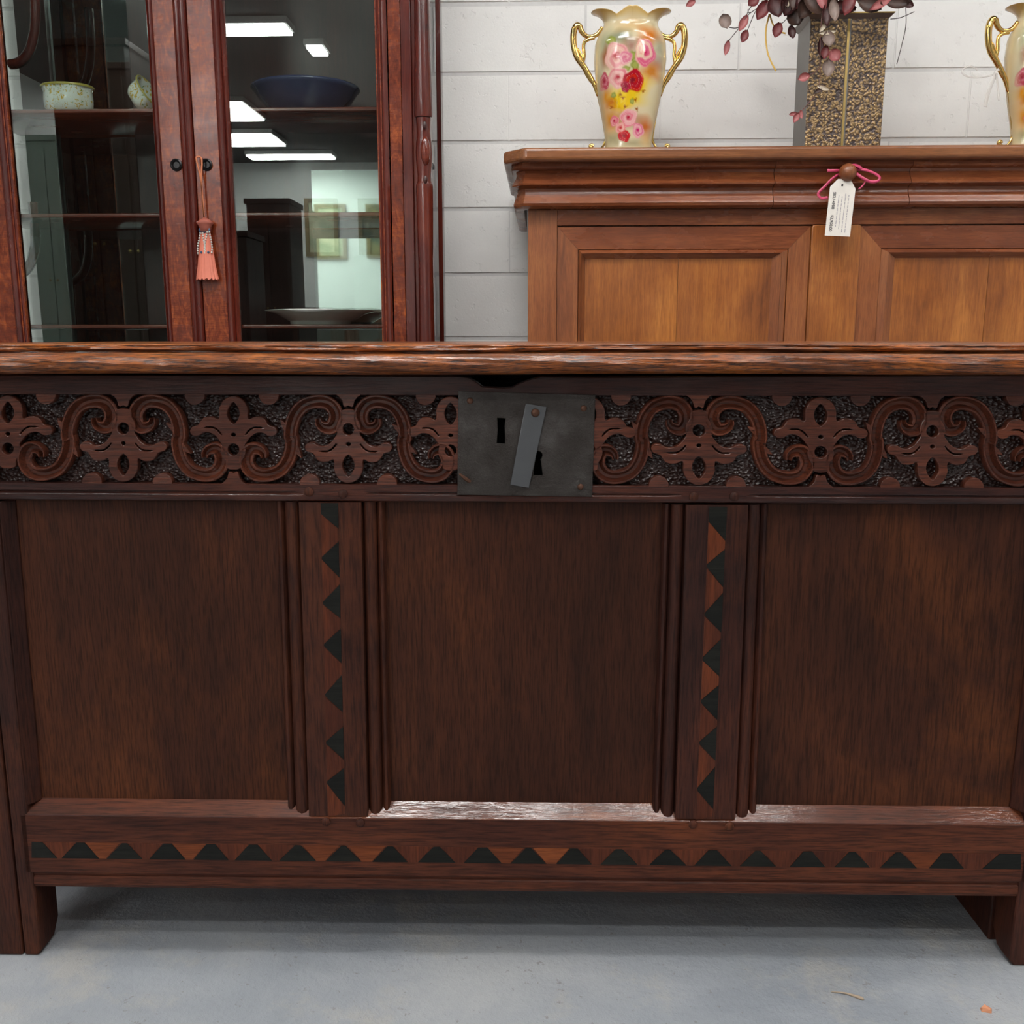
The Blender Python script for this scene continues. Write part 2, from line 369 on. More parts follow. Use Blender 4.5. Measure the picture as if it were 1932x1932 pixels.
for r_ in range(-1, 12):
    zc = z0 + (r_+0.5)*BH
    off = 0.0 if (r_-k204) % 2 == 0 else BL/2
    for c_ in range(-5, 6):
        xc = xj + (c_+0.5)*BL + off
        if zc-BH/2 < -0.15: continue
        o = link('concrete_block', bme, wb)
        o.location = (xc, Yw + random.uniform(-0.0008, 0.0008), zc)

# ------------------------------------------------------------------ lamps
for x, y, lx, ly, lab in LAMPS:
    t = empty('fluorescent_light', (x, y, CEIL), lab, 'lamp', group='ceiling fluorescents of the shop')
    MB().box(-lx/2-0.02, lx/2+0.02, -ly/2-0.02, ly/2+0.02, -0.05, 0).build('housing', M['white'], t)
    MB().box(-lx/2, lx/2, -ly/2, ly/2, -0.075, -0.0505).build('diffuser', M['tube'], t)

# ================================================================== the carved chest
chest = empty('blanket_chest', (0, 0, 0), 'dark carved oak coffer with iron lock plate standing on the grey floor', 'chest', CH_ROT)
XL, XR = ch(-95, 1200).x, ch(2075, 1200).x      # ends of the front
DEPTH = 0.53
def cx(px, py): return ch(px, py).x
def cz(px, py): return ch(px, py).z
def P2(px, py): v = ch(px, py); return (v.x, v.z)
ZB = cz(980, 1690)                                # underside of the bottom rail
# lid: rounded nosing, moulded step, flat top
prof = []
for k in range(19):
    a = -math.pi/2 + math.pi*k/18*0.98
    prof.append((-0.022-0.0125*math.cos(a), 0.6932+0.0105*math.sin(a)))
prof += [(-0.014, 0.7037), (-0.009, 0.7036), (-0.0035, 0.7035), (-0.0035, 0.7058), (-0.0075, 0.7062), (-0.0088, 0.7075), (-0.0085, 0.7092), (-0.0070, 0.7098), (-0.0068, 0.7104), (-0.0072, 0.7112), (-0.0062, 0.7122), (-0.003, 0.7126), (-0.002, 0.7122), (-0.0005, 0.7130), (0.003, 0.7134)]
prof += [(DEPTH+0.012, 0.7134), (DEPTH+0.012, 0.6827)]
rings = []
nx = 160
for i in range(nx+1):
    x = XL-0.025 + (XR-XL+0.05)*i/nx
    rr = random.Random(i)
    rings.append([(x, p[0] + (0.0006*math.sin(x*37+p[1]*900)+rr.uniform(-0.0004, 0.0004))*(p[0] < 0), p[1]+0.0007*math.sin(x*11)*(p[0] < 0)) for p in prof])
MB().loft(rings, True, True).build('lid', M['oak_lid'], chest, smooth=True)

# top rail: flat band, sunk punched field, bottom strip with moulding
ZT = 0.6795
zf1 = lambda px: cz(px, 744+0.0022*px)            # top of the carved field
zf0 = lambda px: cz(px, 910+0.0056*px)            # bottom
sl = ch(-60, 1200).x
xa, xb = cx(2, 820)-0.1, cx(1935, 820)+0.1
rail = MB()
upper = [(xa, zf1(-20)), (xb, zf1(1950))]
top = [P2(2050, 707), P2(1120, 712), P2(1020, 711), P2(1000, 716), P2(978, 724), P2(966, 731), P2(950, 732), P2(910, 730), P2(900, 722), P2(885, 713), P2(860, 710), P2(500, 709), P2(-100, 707)]
top[0] = (xb, top[0][1]); top[-1] = (xa, top[-1][1])
rail.prism_xz(upper+top, 0.0, 0.022)
zlow = lambda px: cz(px, 944+0.0047*px)
def low_mould(pa, pb, flat=False):
    mb = rail
    secs = []
    for px in (pa, pb):
        x = cx(px, 930); zt = zf0(px)-0.008; zb_ = zlow(px)
        if flat: pr = [(0, zt+0.008), (0, zt), (0, zt-0.0015), (0, zt-0.003), (0, zt-0.005), (0, zb_+0.004), (0.001, zb_+0.0012), (0.0035, zb_), (0.022, zb_), (0.022, zt+0.008)]
        else: pr = [(0, zt+0.008), (0, zt), (0.0032, zt-0.0015), (0.0006, zt-0.003), (0.0, zt-0.005), (0.0005, zb_+0.004), (0.0018, zb_+0.0012), (0.0035, zb_), (0.022, zb_), (0.022, zt+0.008)]
        secs.append([(x, p[0], p[1]) for p in pr])
    mb.loft(secs, True, True)
secs_all = []
for px_, fl in ((-160, 0), (548, 0), (572, 1), (690, 1), (714, 0), (1262, 0), (1288, 1), (1408, 1), (1434, 0), (2090, 0)):
    n0 = len(rail.v); low_mould(px_, px_+1, fl); secs_all.append(rail.v[n0:n0+10]); del rail.v[n0:]; rail.f = [f_ for f_ in rail.f if max(f_) < n0]
rail.loft(secs_all, True, True)
top_rail = rail.build('top_rail', M['oak_x'], chest, smooth=True, bevel=0.0007, seg=1)
gr = MB().prism_xz([(xa, zf0(-20)-0.003), (xb, zf0(1950)-0.003), (xb, zf1(1950)+0.003), (xa, zf1(-20)+0.003)], 0.0102, 0.0218)
gr.build('punched_ground', M['ground'], top_rail)

def fy(px, dy, up):                                # dy in motif units (0 top .. 167 bottom)
    t0, b0 = 744+0.0022*px, 910+0.0056*px
    t = dy/167.0
    return b0-(b0-t0)*t if up else t0+(b0-t0)*t
HALF = [(0, 26), (9, 27), (15, 31), (16, 42), (21, 50), (24, 62), (22, 72), (27, 80), (33, 88), (42, 94), (52, 96), (60, 94), (66, 90), (75, 89), (82, 93), (84, 99), (80, 106), (73, 108), (67, 111), (63, 118), (57, 124), (48, 126), (38, 125), (30, 121), (27.5, 127), (28, 137), (25, 148), (19, 157), (10, 163), (0, 165)]
def smooth_loop(pts, n=3): return cat_rom(pts, n, True)
def motif(px0, up, sx=1.0, clip=None, name='carved_flower'):
    full = HALF + [(-x, y) for x, y in HALF[-2:0:-1]]
    def cv(pts):
        r_ = []
        for x, y in pts:
            X = px0+x*sx
            if clip: X = min(max(X, clip[0]), clip[1])
            r_.append(P2(X, fy(X, y, up)))
        return r_
    loops = [cv(smooth_loop(full))]
    if clip is None or (clip[0] < px0-14 and clip[1] > px0+14):
        loops.append(cv([(11*math.cos(a), 64+11*math.sin(a)) for a in np.linspace(0, 2*math.pi, 18, endpoint=False)]))
        loops.append(cv(smooth_loop([(0, 112), (7, 118), (11.5, 128), (11, 138), (6, 147), (0, 153), (-6, 147), (-11, 138), (-11.5, 128), (-7, 118)], 2)))
        loops.append(cv([(4.5*math.cos(a), 92+3.5*math.sin(a)) for a in np.linspace(0, 2*math.pi, 10, endpoint=False)]))
        for s in (-1, 1):
            loops.append(cv([(s*x, y) for x, y in ((22, 92), (27, 99), (33, 104), (40, 107), (52, 107), (58, 105), (52, 104.6), (41, 104.6), (34.5, 102), (29, 97), (24, 91))]))
    return plate(name, loops, 0.0104, 0.0102, M['oak_carved'], top_rail, 0.0009)
CEN = [(-5.6, 82), (-4.5, 62), (3.5, 38), (20, 19.5), (46, 12), (67, 17), (78.5, 32), (79, 49), (70, 61.5), (57, 61), (48.5, 54), (47, 45)]
def scroll(pa, pb, rise, lim=(-1e9, 1e9)):
    """S band between motif centres pa<pb; rise=True climbs to the right"""
    mid, k = (pa+pb)/2, (pb-pa)/214.0
    half = cat_rom(CEN, 7)
    pts = [(-8-x, 164-y) for x, y in half[:0:-1]] + half
    pts = [((x+4)*k, y) for x, y in pts]
    n = len(pts); ring = []
    # width along the band
    cs = [(-1.0, 0.0), (-0.98, 0.9), (-0.86, 1.0), (-0.66, 1.0), (-0.52, 0.62), (-0.2, 0.34), (0.2, 0.34), (0.52, 0.62), (0.66, 1.0), (0.86, 1.0), (0.98, 0.9), (1.0, 0.0)]
    out = []
    W = []
    for i, (x, y) in enumerate(pts):
        e = min(i, n-1-i)/(n/2)
        hw = 5.5+7.6*min(1, e*3.2) + 1.2*math.sin(math.pi*min(1, e*1.5))
        W.append(hw)
    world = []
    for x, y in pts:
        X = mid + (x if rise else -x)
        X = min(max(X, lim[0]), lim[1])
        world.append(P2(X, fy(X, y, False)))
    A = np.array(world); T = np.gradient(A, axis=0); T /= np.linalg.norm(T, axis=1)[:, None]+1e-9
    N = np.stack([-T[:, 1], T[:, 0]], 1)
    mpp = (cx(1000, 820)-cx(900, 820))/100
    rings = []
    for i in range(n):
        rings.append([(A[i, 0]+N[i, 0]*u*W[i]*mpp, 0.0104-h*0.0102, A[i, 1]+N[i, 1]*u*W[i]*mpp) for u, h in cs])
    mb = MB().loft(rings, True, True)
    # the little flaring spurs
    for sgn in (1, -1):
        c0 = n//2 + sgn*7
        for side, dd in ((1, 0), (-1, 0)):
            if side*sgn < 0 and sgn > 0: continue
            if side*sgn > 0 and sgn < 0: continue
            base = A[c0]; nn = N[c0]*(1 if sgn > 0 else -1)*(1 if sgn > 0 else 1); tt = T[c0]*sgn
            a = base+nn*W[c0]*mpp*0.8-tt*mpp*10; b = base+nn*W[c0]*mpp*0.8+tt*mpp*6
            c = base+nn*(W[c0]+9)*mpp+tt*mpp*12; d = base+nn*(W[c0]+5)*mpp+tt*mpp*2
            q = [tuple(a), tuple(d), tuple(c), tuple(b)]
            mb.prism_xz(q, 0.0006, 0.0104)
    return mb.build('carved_scroll', M['oak_carved'], top_rail, smooth=True)
def lobe(px, bottom, r=19):
    yy = (910+0.0056*px) if bottom else (744+0.0022*px)
    s = -1 if bottom else 1
    pts = [P2(px+r*math.cos(a), yy+s*(r*math.sin(a))*1.0) for a in np.linspace(0, math.pi, 14)]
    pts = [P2(px+r*0.95, yy-s*1.5)] + pts + [P2(px-r*0.95, yy-s*1.5)]
    return plate('carved_lobe', [pts], 0.0104, 0.0103, M['oak_carved'], top_rail, 0.0006)
def stem(px, bottom):
    yy = (910+0.0056*px) if bottom else (744+0.0022*px); s = -1 if bottom else 1
    pr = [(-26, -2), (26, -2), (18, 3), (12, 10), (9, 21), (6, 23), (0, 20), (-6, 23), (-9, 21), (-12, 10), (-18, 3)]
    return plate('carved_stem', [[P2(px+a, yy+s*b) for a, b in pr]], 0.0104, 0.0102, M['oak_carved'], top_rail, 0.0006)
DOWN = [(232, 0.98), (657, 0.98), (1319, 1.08), (1760, 1.02)]
UPF = [(440, 0.98), (1549, 1.06)]
for p, s in DOWN: motif(p, False, s); stem(p, False)
for p, s in UPF: motif(p, True, s); stem(p, True)
motif(14, True, 1.0); motif(850, True, 0.98); motif(1112, True, 1.05); motif(1965, True, 1.0)
scroll(22, 232, True); scroll(232, 440, False); scroll(440, 657, True); scroll(657, 868, False)
scroll(1105, 1319, True); scroll(1319, 1549, False); scroll(1549, 1760, True); scroll(1760, 1978, False)
for p in (86, 367, 507, 803, 1172, 1476, 1624, 1918): lobe(p, False)
for p in (173, 306, 584, 730, 1243, 1389, 1680, 1838): lobe(p, True)
def peg(px, py, parent, r=0.0052):
    v = ch(px, py)
    mb = MB(); mb.loft([[(v.x+rr*math.cos(a), y, v.z+rr*math.sin(a)) for a in np.linspace(0, 2*math.pi, 9, endpoint=False)] for rr, y in ((r, 0.004), (r, -0.0012), (r*0.75, -0.0024), (r*0.2, -0.0028))], True, True)
    return mb.build('peg', M['oak_z'], parent, smooth=True)
for p in ((583, 928), (647, 932), (1309, 937), (1385, 937)): peg(p[0], p[1], top_rail)

# lock plate of old iron with two keyholes, swinging cover and nails
lk_out = [P2(865, 738), P2(863, 933), P2(1117, 937), P2(1123, 745)]
kh1 = [P2(*p) for p in ((938, 788), (954, 789), (952, 805), (953, 820), (953, 837), (937, 836), (939, 812))]
cxk, cyk = 1015, 859
kh2 = [P2(cxk+8.5*math.cos(a), cyk-8.5*math.sin(a)) for a in np.linspace(-1.0, math.pi+1.0, 14)] + [P2(1009, 872), P2(1006, 896), P2(1024, 896), P2(1021, 872)]
lock = plate('lock_plate', [lk_out, kh1, kh2], 0.0, 0.0022, M['iron'], chest, 0.0004)
lock['label'] = 'square dark iron lock plate'
MB().prism_xz([P2(930, 905), P2(1035, 905), P2(1035, 780), P2(930, 780)], 0.006, 0.0095).build('keyhole_shade_block', M['hole'], lock)  # black block stands in for the shade inside the keyholes
bar = plate('keyhole_cover', [[P2(992, 761), P2(963, 913), P2(998, 919), P2(1031, 767)]], -0.0032, 0.0022, M['iron_bar'], lock, 0.0005)
def nail(px, py, r=0.0035, y=-0.0022, mat='rust', sx=1.0):
    v = ch(px, py)
    MB().ball((v.x, y, v.z), r*sx, r*0.55, r, 10, 6).build('nail', M[mat], lock, smooth=True)
nail(1010, 778, 0.0046, -0.0055)
for p in ((887, 756), (1101, 770), (1095, 918)): nail(*p)
v0, v1 = ch(867, 894, -0.003), ch(887, 909, -0.003)
MB().tube([v0, v0.lerp(v1, 0.6)+Vector((0, -0.002, 0)), v1], [0.0012, 0.0022, 0.002], 7).build('bent_nail', M['rust'], lock, smooth=True)

# panels
PY = 0.017
def panel(pl, pr, y0_, y1_):
    a = ch(pl, 1200, PY); b = ch(pr, 1200, PY)
    z1 = ch((pl+pr)/2, y0_, PY).z+0.015; z0_ = ch((pl+pr)/2, y1_, PY).z-0.01
    return MB().box(a.x-0.03, b.x+0.03, PY, PY+0.01, z0_, z1).build('panel', M['oak_panel'], chest)
panel(35, 535, 940, 1505); panel(733, 1240, 944, 1515); panel(1430, 1928, 950, 1522)

# muntins with moulded edges and inlaid strip
MPROF = [(0.0, PY), (0.03, 0.0105), (0.1, 0.0078), (0.2, 0.0074), (0.27, 0.0095), (0.33, 0.0125), (0.36, 0.0085), (0.46, 0.005), (0.62, 0.0035), (0.76, 0.0045), (0.86, 0.0075), (0.9, 0.0095), (0.925, 0.001), (1.0, 0.0)]
def muntin(top, bot, yt, yb):
    """top/bot: pixel columns panel-edge, face-edge, inlay L, inlay R, face-edge, panel-edge"""
    mb = MB()
    rt, rb = [], []
    for (cols, yy, rr) in ((top, yt, rt), (bot, yb, rb)):
        q = [ch(c, yy) for c in cols]
        z = q[2].z
        xs = [v.x for v in q]
        xs[0] = ch(cols[0], yy, PY).x; xs[5] = ch(cols[5], yy, PY).x
        for t, d in MPROF: rr.append((xs[0]+(xs[1]-xs[0])*t, d, z))
        for t, d in MPROF[::-1]: rr.append((xs[5]+(xs[4]-xs[5])*t, d, z))
        rr += [(xs[5], 0.024, z), (xs[0], 0.024, z)]
    mb.loft([rb, rt], True, True)
    return mb.build('muntin', M['oak_z'], chest, smooth=True)
m1 = muntin((523, 567, 605, 638, 677, 727), (546, 586, 619, 653, 690, 739), 948, 1540)
m2 = muntin((1249, 1299, 1338, 1371, 1409, 1447), (1229, 1278, 1313, 1345, 1384, 1424), 953, 1545)
def inlay(px_poly, mat, parent, lift=0.0005, name=None):
    pts = [P2(*p) for p in px_poly]
    ar = sum(pts[i][0]*pts[(i+1) % len(pts)][1]-pts[(i+1) % len(pts)][0]*pts[i][1] for i in range(len(pts)))
    if ar < 0: pts = pts[::-1]
    return MB().prism_xz(pts, -lift, 0.002).build(name, M[mat], parent)
def vert_inlay(parent, lt, lb, rt, rb, apex, mat='inlay_dull'):
    """dark triangles pointing left; apex = y px of the left corners, first and last cut"""
    yt, yb = lt[1], lb[1]
    def L(y): return lt[0]+(lb[0]-lt[0])*(y-lt[1])/(lb[1]-lt[1])
    def Rr(y): return rt[0]+(rb[0]-rt[0])*(y-rt[1])/(rb[1]-rt[1])
    prev = None
    for k, (a0, ya, a1) in enumerate(apex):
        g = random.uniform(-1.0, 1.0)
        if ya is None: poly = [(L(yt), yt), (Rr(yt), yt), (Rr(a1), a1), (L(a0), a0)]; prev = (a0, a1)
        else:
            inlay([(L(ya), ya-2), (L(ya), ya+2+g), (Rr(a1)-0.5, a1), (Rr(a0)-0.5, a0)], 'ebony', parent, 0.0006, 'dark_inlay')
            inlay([(L(prev[0]), prev[0]+1), (L(ya), ya-3), (Rr(a0)-1, a0-1), (Rr(prev[1])-1, prev[1]+1)], mat, parent, 0.0003, 'light_inlay'); prev = (ya+3, a1)
            continue
        inlay(poly, 'ebony', parent, 0.0006, 'dark_inlay')
    inlay([(L(prev[0]), prev[0]+1), (L(yb), yb), (Rr(yb)-2, yb-6), (Rr(prev[1])-1, prev[1]+1)], mat, parent, 0.0003, 'light_inlay')
ys1 = lambda c: 900+c/2.76
vert_inlay(m1, (605, 949), (619, 1541), (638, 949), (652, 1541),
           [(ys1(190), None, ys1(268))]+[(ys1(a), ys1(b), ys1(c)) for a, b, c in ((335, 422, 522), (560, 655, 735), (790, 875, 968), (1030, 1135, 1222), (1300, 1382, 1470), (1515, 1590, 1712))])
vert_inlay(m2, (1338, 956), (1313, 1546), (1372, 956), (1345, 1546),
           [(ys1(230), None, ys1(330))]+[(ys1(a), ys1(b), ys1(c)) for a, b, c in ((378, 462, 572), (605, 715, 808), (845, 945, 1035), (1085, 1168, 1262), (1300, 1385, 1475), (1510, 1625, 1728))])

# bottom rail with bevelled top edge, inlay and moulding
def bot_sec(px, bev=False):
    f = (px-55)/1873.0
    ztop_in = ch(px, 1505+17*f, PY).z; zfront = cz(px, 1537+20*f)
    z1_ = cz(px, 1645+18*f); z2_ = cz(px, 1676+19*f); x = cx(px, 1600)
    if bev: return [(x, d, z) for d, z in ((PY+0.004, ztop_in), (PY-0.0005, ztop_in), (0.0001, zfront+0.0004), (0.0002, zfront-0.0010), (PY+0.004, zfront-0.0010))]
    pr = [(PY+0.006, zfront-0.0012), (0.0, zfront-0.0012), (0.0, z1_), (0.0025, z1_-0.0035), (0.0035, z1_-0.006), (0.0015, z1_-0.0075), (0.001, z2_+0.005), (0.003, z2_+0.001), (0.006, z2_), (0.026, z2_), (0.026, zfront-0.0012)]
    return [(x, p[0], p[1]) for p in pr]
bot = MB().loft([bot_sec(px) for px in np.linspace(45, 1945, 12)], True, True).build('bottom_rail', M['oak_rail_bot'], chest, smooth=24)
MB().loft([bot_sec(px, True) for px in np.linspace(45, 1945, 12)], True, True).build('bevelled_edge', M['oak_bevel'], bot, smooth=24)
pxs = np.linspace(62, 1930, 24)
def by(px, which): f = (px-62)/1868.0; return (1588.5+22.5*f) if which else (1618+22*f)
darkc = [80, 152, 235, 316, 398, 478, 562, 648, 736, 824, 911, 997, 1083, 1168, 1260, 1345, 1430, 1524, 1608, 1695, 1786, 1888]
for k, c in enumerate(darkc):
    hb, ht = 34+random.uniform(-2, 2), 6+random.uniform(-2, 3)
    l0, r0 = max(c-hb, 60), min(c+hb, 1926)
    if k == 0: poly = [(60, by(60, 0)), (108, by(108, 0)), (80, by(80, 1)), (60, by(60, 1))]
    elif k == len(darkc)-1: poly = [(1853, by(1853, 0)), (1926, by(1926, 0)), (1926, by(1926, 1)), (1886, by(1886, 1))]
    else: poly = [(l0, by(l0, 0)), (r0, by(r0, 0)), (c+ht, by(c, 1)), (c-ht, by(c, 1))]
    inlay(poly, 'ebony', bot, 0.0006, 'dark_inlay')
    if k < len(darkc)-1:
        n_ = darkc[k+1]; e0 = (80 if k == 0 else c+8)+1; e1 = (1886 if k == len(darkc)-2 else n_-8)-1
        b0_ = (108 if k == 0 else c+34)+1; b1_ = (1853 if k == len(darkc)-2 else n_-34)-1
        inlay([(b0_, by(b0_, 0)), (max(b1_, b0_+3), by(b1_, 0)), (e1, by(e1, 1)), (e0, by(e0, 1))], 'inlay' if random.random() < 0.6 else 'inlay_dull', bot, 0.0003, 'light_inlay')
for p in ((615, 1550), (680, 1552), (1307, 1555), (1376, 1558)): peg(p[0], p[1], bot)

# stiles running down as feet
def stile(pin_top, pin_bot, pin_leg, side):
    mb = MB()
    it, ib = cx(*pin_top), cx(*pin_bot)
    out = XL if side < 0 else XR
    zt = ZT; zb_ = 0.0
    s = 1 if side < 0 else -1
    iz = cz(*pin_leg); il = cx(*pin_leg)
    # front boards with a split between them
    g = it - s*0.024
    gb = ib - s*0.020
    for (a_t, a_b, b_t, b_b) in ((out, out, g-s*0.0012, gb-s*0.0012), (g+s*0.0006, gb+s*0.0006, it, ib)):
        lo = [(a_b, 0, 0), (b_b, 0, 0), (b_b, 0.048, 0), (a_b, 0.048, 0)]; hi = [(a_t, 0, zt), (b_t, 0, zt), (b_t, 0.048, zt), (a_t, 0.048, zt)]
        if abs(b_b-ib) < 1e-6:   # inner board: the toe is worn round towards the back
            lo = [(a_b, 0, 0), (b_b-s*0.003, 0, 0), (b_b-s*0.003, 0.022, 0), (a_b, 0.030, 0)]
            m1_ = [(a_b, 0, 0.006), (b_b, 0, 0.006), (b_b, 0.036, 0.006), (a_b, 0.040, 0.006)]
            m2_ = [(a_b, 0, 0.022), (b_b, 0, 0.022), (b_b, 0.048, 0.022), (a_b, 0.048, 0.022)]
            mb.loft([lo, m1_, m2_, hi], True, True); continue
        mb.hexa(lo, hi)
    # chamfer down to the panel
    w_ = 0.012*s
    z1_ = cz(980, 948); z0_ = cz(980, 1530)
    mb.hexa([(ib, 0.0, z0_), (ib+w_, PY, z0_), (ib, PY+0.004, z0_)], [(it, 0.0, z1_), (it+w_, PY, z1_), (it, PY+0.004, z1_)])
    return mb.build('stile', M['oak_z'], chest, bevel=0.0025, seg=2)
stile((-4, 950), (75, 1780), (75, 1780), -1)
stile((1915, 1760), (1908, 1800), (1908, 1800), 1)
# worn toes
def box_part(name, x0, x1, y0_, y1_, z0_, z1_, mat='oak_z', bev=0.002):
    return MB().box(x0, x1, y0_, y1_, z0_, z1_).build(name, M[mat], chest, bevel=bev)
box_part('rear_leg', XL, XL+0.07, DEPTH-0.045, DEPTH, 0, 0.6795)
box_part('rear_leg', XR-0.07, XR, DEPTH-0.045, DEPTH, 0, 0.6795)
xri = cx(1900, 1800)
box_part('side_panel', XL+0.006, XL+0.02, 0.048, DEPTH-0.045, ZB, 0.6795)
box_part('side_panel', XR-0.02, XR-0.006, 0.048, DEPTH-0.045, 0.15, 0.6795)
box_part('side_board', xri+0.002, xri+0.022, 0.0485, DEPTH-0.046, 0.0, 0.15)
box_part('back_panel', XL+0.07, XR-0.07, DEPTH-0.02, DEPTH-0.005, ZB, 0.6795, 'oak_x')
box_part('floor_board', XL+0.02, XR-0.03, 0.03, DEPTH-0.021, ZB+0.01, ZB+0.028, 'oak_x')
box_part('interior_shade_sheet', XL+0.03, XR-0.03, 0.0275, 0.0305, ZB+0.03, 0.655, 'dark')  # near-black sheet stands in for the unlit inside of the chest

# ================================================================== the walnut sideboard
Ys = 1.53
YsB = Yw-0.06
sl_, sr0 = at(996, 520, Ys).x, at(1577, 520, Ys).x
sr_ = 2*sr0-sl_
side = empty('sideboard', (sr0, Ys, 0), 'tall brown walnut sideboard with bulging drawer cornice and a paper tag', 'sideboard')
T = Matrix.Translation((-sr0, -Ys, 0))
def W2(px, py, y=Ys): v = at(px, py, y); return (v.x-sr0, v.z)
wl, wr = sl_-sr0, sr_-sr0
dz = YsB-Ys
def szt(py, y=Ys, px=1300): return at(px, py, y).z
z_top_u = szt(301, Ys-0.07); z_top = szt(276, Ys-0.07)
# top board with canted corners
def outline(o_side, o_front, cant, back):
    return [(wl-o_side, back), (wl-o_side, -o_front+cant), (wl-o_side+cant, -o_front), (wr+o_side-cant, -o_front), (wr+o_side, -o_front+cant), (wr+o_side, back)]
ol = outline(0.062, 0.072, 0.052, dz+0.01)
MB().loft([[(x, y, z_top_u) for x, y in ol], [(x, y, z_top) for x, y in ol]], True, True).build('top_board', M['walnut_top'], side, bevel=0.008, seg=3)
# cornice drawers: profile swept round the canted corner
zc1 = szt(302.5, Ys-0.055); zc0 = szt(391, Ys-0.03)
H_ = zc1-zc0
cprof = [(0.045, 1.0), (0.046, 0.90), (0.043, 0.87), (0.027, 0.84), (0.024, 0.78), (0.027, 0.70), (0.036, 0.60), (0.043, 0.53), (0.042, 0.50), (0.03, 0.475), (0.022, 0.44), (0.021, 0.37), (0.025, 0.28), (0.033, 0.17), (0.037, 0.10), (0.034, 0.04), (0.024, 0.0)]
def sweep_prof(path, normals, prof):
    rings = []
    for (x, y), (nx_, ny_) in zip(path, normals):
        rings.append([(x+nx_*o, y+ny_*o, zc0+H_*t) for o, t in prof] + [(x-nx_*0.005, y-ny_*0.005, zc0), (x-nx_*0.005, y-ny_*0.005, zc1)])
    return rings
q = math.tan(R(22.5))
def drawer(xa_, xb_, left=False, right=False):
    path, nor = [], []
    cs_ = 0.014
    if left:
        path += [(wl-cs_, dz), (wl-cs_, cs_), (wl, 0)]; nor += [(-0.62, 0), (-0.62, -q), (-0.3, -1)]
        xb2 = xb_
        path += [(xb2, 0)]; nor += [(0, -1)]
    elif right:
        path += [(xa_, 0), (wr, 0), (wr+cs_, cs_), (wr+cs_, dz)]; nor += [(0, -1), (0.3, -1), (0.62, -q), (0.62, 0)]
    else:
        path += [(xa_, 0), (xb_, 0)]; nor += [(0, -1), (0, -1)]
    return MB().loft(sweep_prof(path, nor, cprof), True, True).build('drawer', M['walnut_x'], side, smooth=True)
d1 = at(1461, 345, Ys-0.035).x-sr0; d2 = at(1718, 345, Ys-0.035).x-sr0
drawer(wl, d1-0.0007, left=True); dm = drawer(d1+0.0007, d2-0.0007); drawer(d2+0.0007, wr, right=True)
kv = at(1599, 326, Ys-0.07)
MB().ball((kv.x-sr0, kv.y-Ys-0.002, kv.z), 0.0215, 0.0215, 0.0215, 24, 16).tube([(kv.x-sr0, -0.055, kv.z), (kv.x-sr0, -0.025, kv.z)], 0.010, 10).build('knob', M['walnut_z'], dm, smooth=True)
# carcass
zfr1, zfr0 = zc0, szt(424.5)
zdt = szt(427.5)
MB().box(wl, wr, 0.018, dz, 0.06, zc0-0.0005).build('carcass', M['walnut_z'], side)
MB().box(wl+0.075, wr-0.075, 0.0, 0.0175, zfr0, zfr1-0.0003).build('frieze_rail', M['walnut_x'], side, bevel=0.0012)
xs_in = at(1051, 540, Ys).x-sr0
MB().box(wl, xs_in-0.0008, 0.0, 0.0175, 0.06, zfr1-0.0003).build('corner_stile', M['walnut_z'], side, bevel=0.0015)
MB().box(-xs_in+0.0008, wr, 0.0, 0.0175, 0.06, zfr1-0.0003).build('corner_stile', M['walnut_z'], side, bevel=0.0015)
cxa, cxb = at(1526, 540, Ys-0.006).x-sr0, at(1618, 540, Ys-0.006).x-sr0
ctop = szt(425, Ys-0.006)
cst = [(cxa, 0.07), (cxb, 0.07)] + [(cxb-0.008+0.008*math.cos(a), ctop-0.008+0.008*math.sin(a)) for a in np.linspace(0, math.pi/2, 5)] + [(cxa+0.008+0.008*math.cos(a), ctop-0.008+0.008*math.sin(a)) for a in np.linspace(math.pi/2, math.pi, 5)]
MB().prism_xz(cst, -0.008, 0.0178).build('centre_stile', M['walnut_panel'], side, bevel=0.0025)
MB().box(wl-0.02, wr+0.02, -0.02, dz, 0.0, 0.06).build('plinth', M['walnut_x'], side, bevel=0.004)
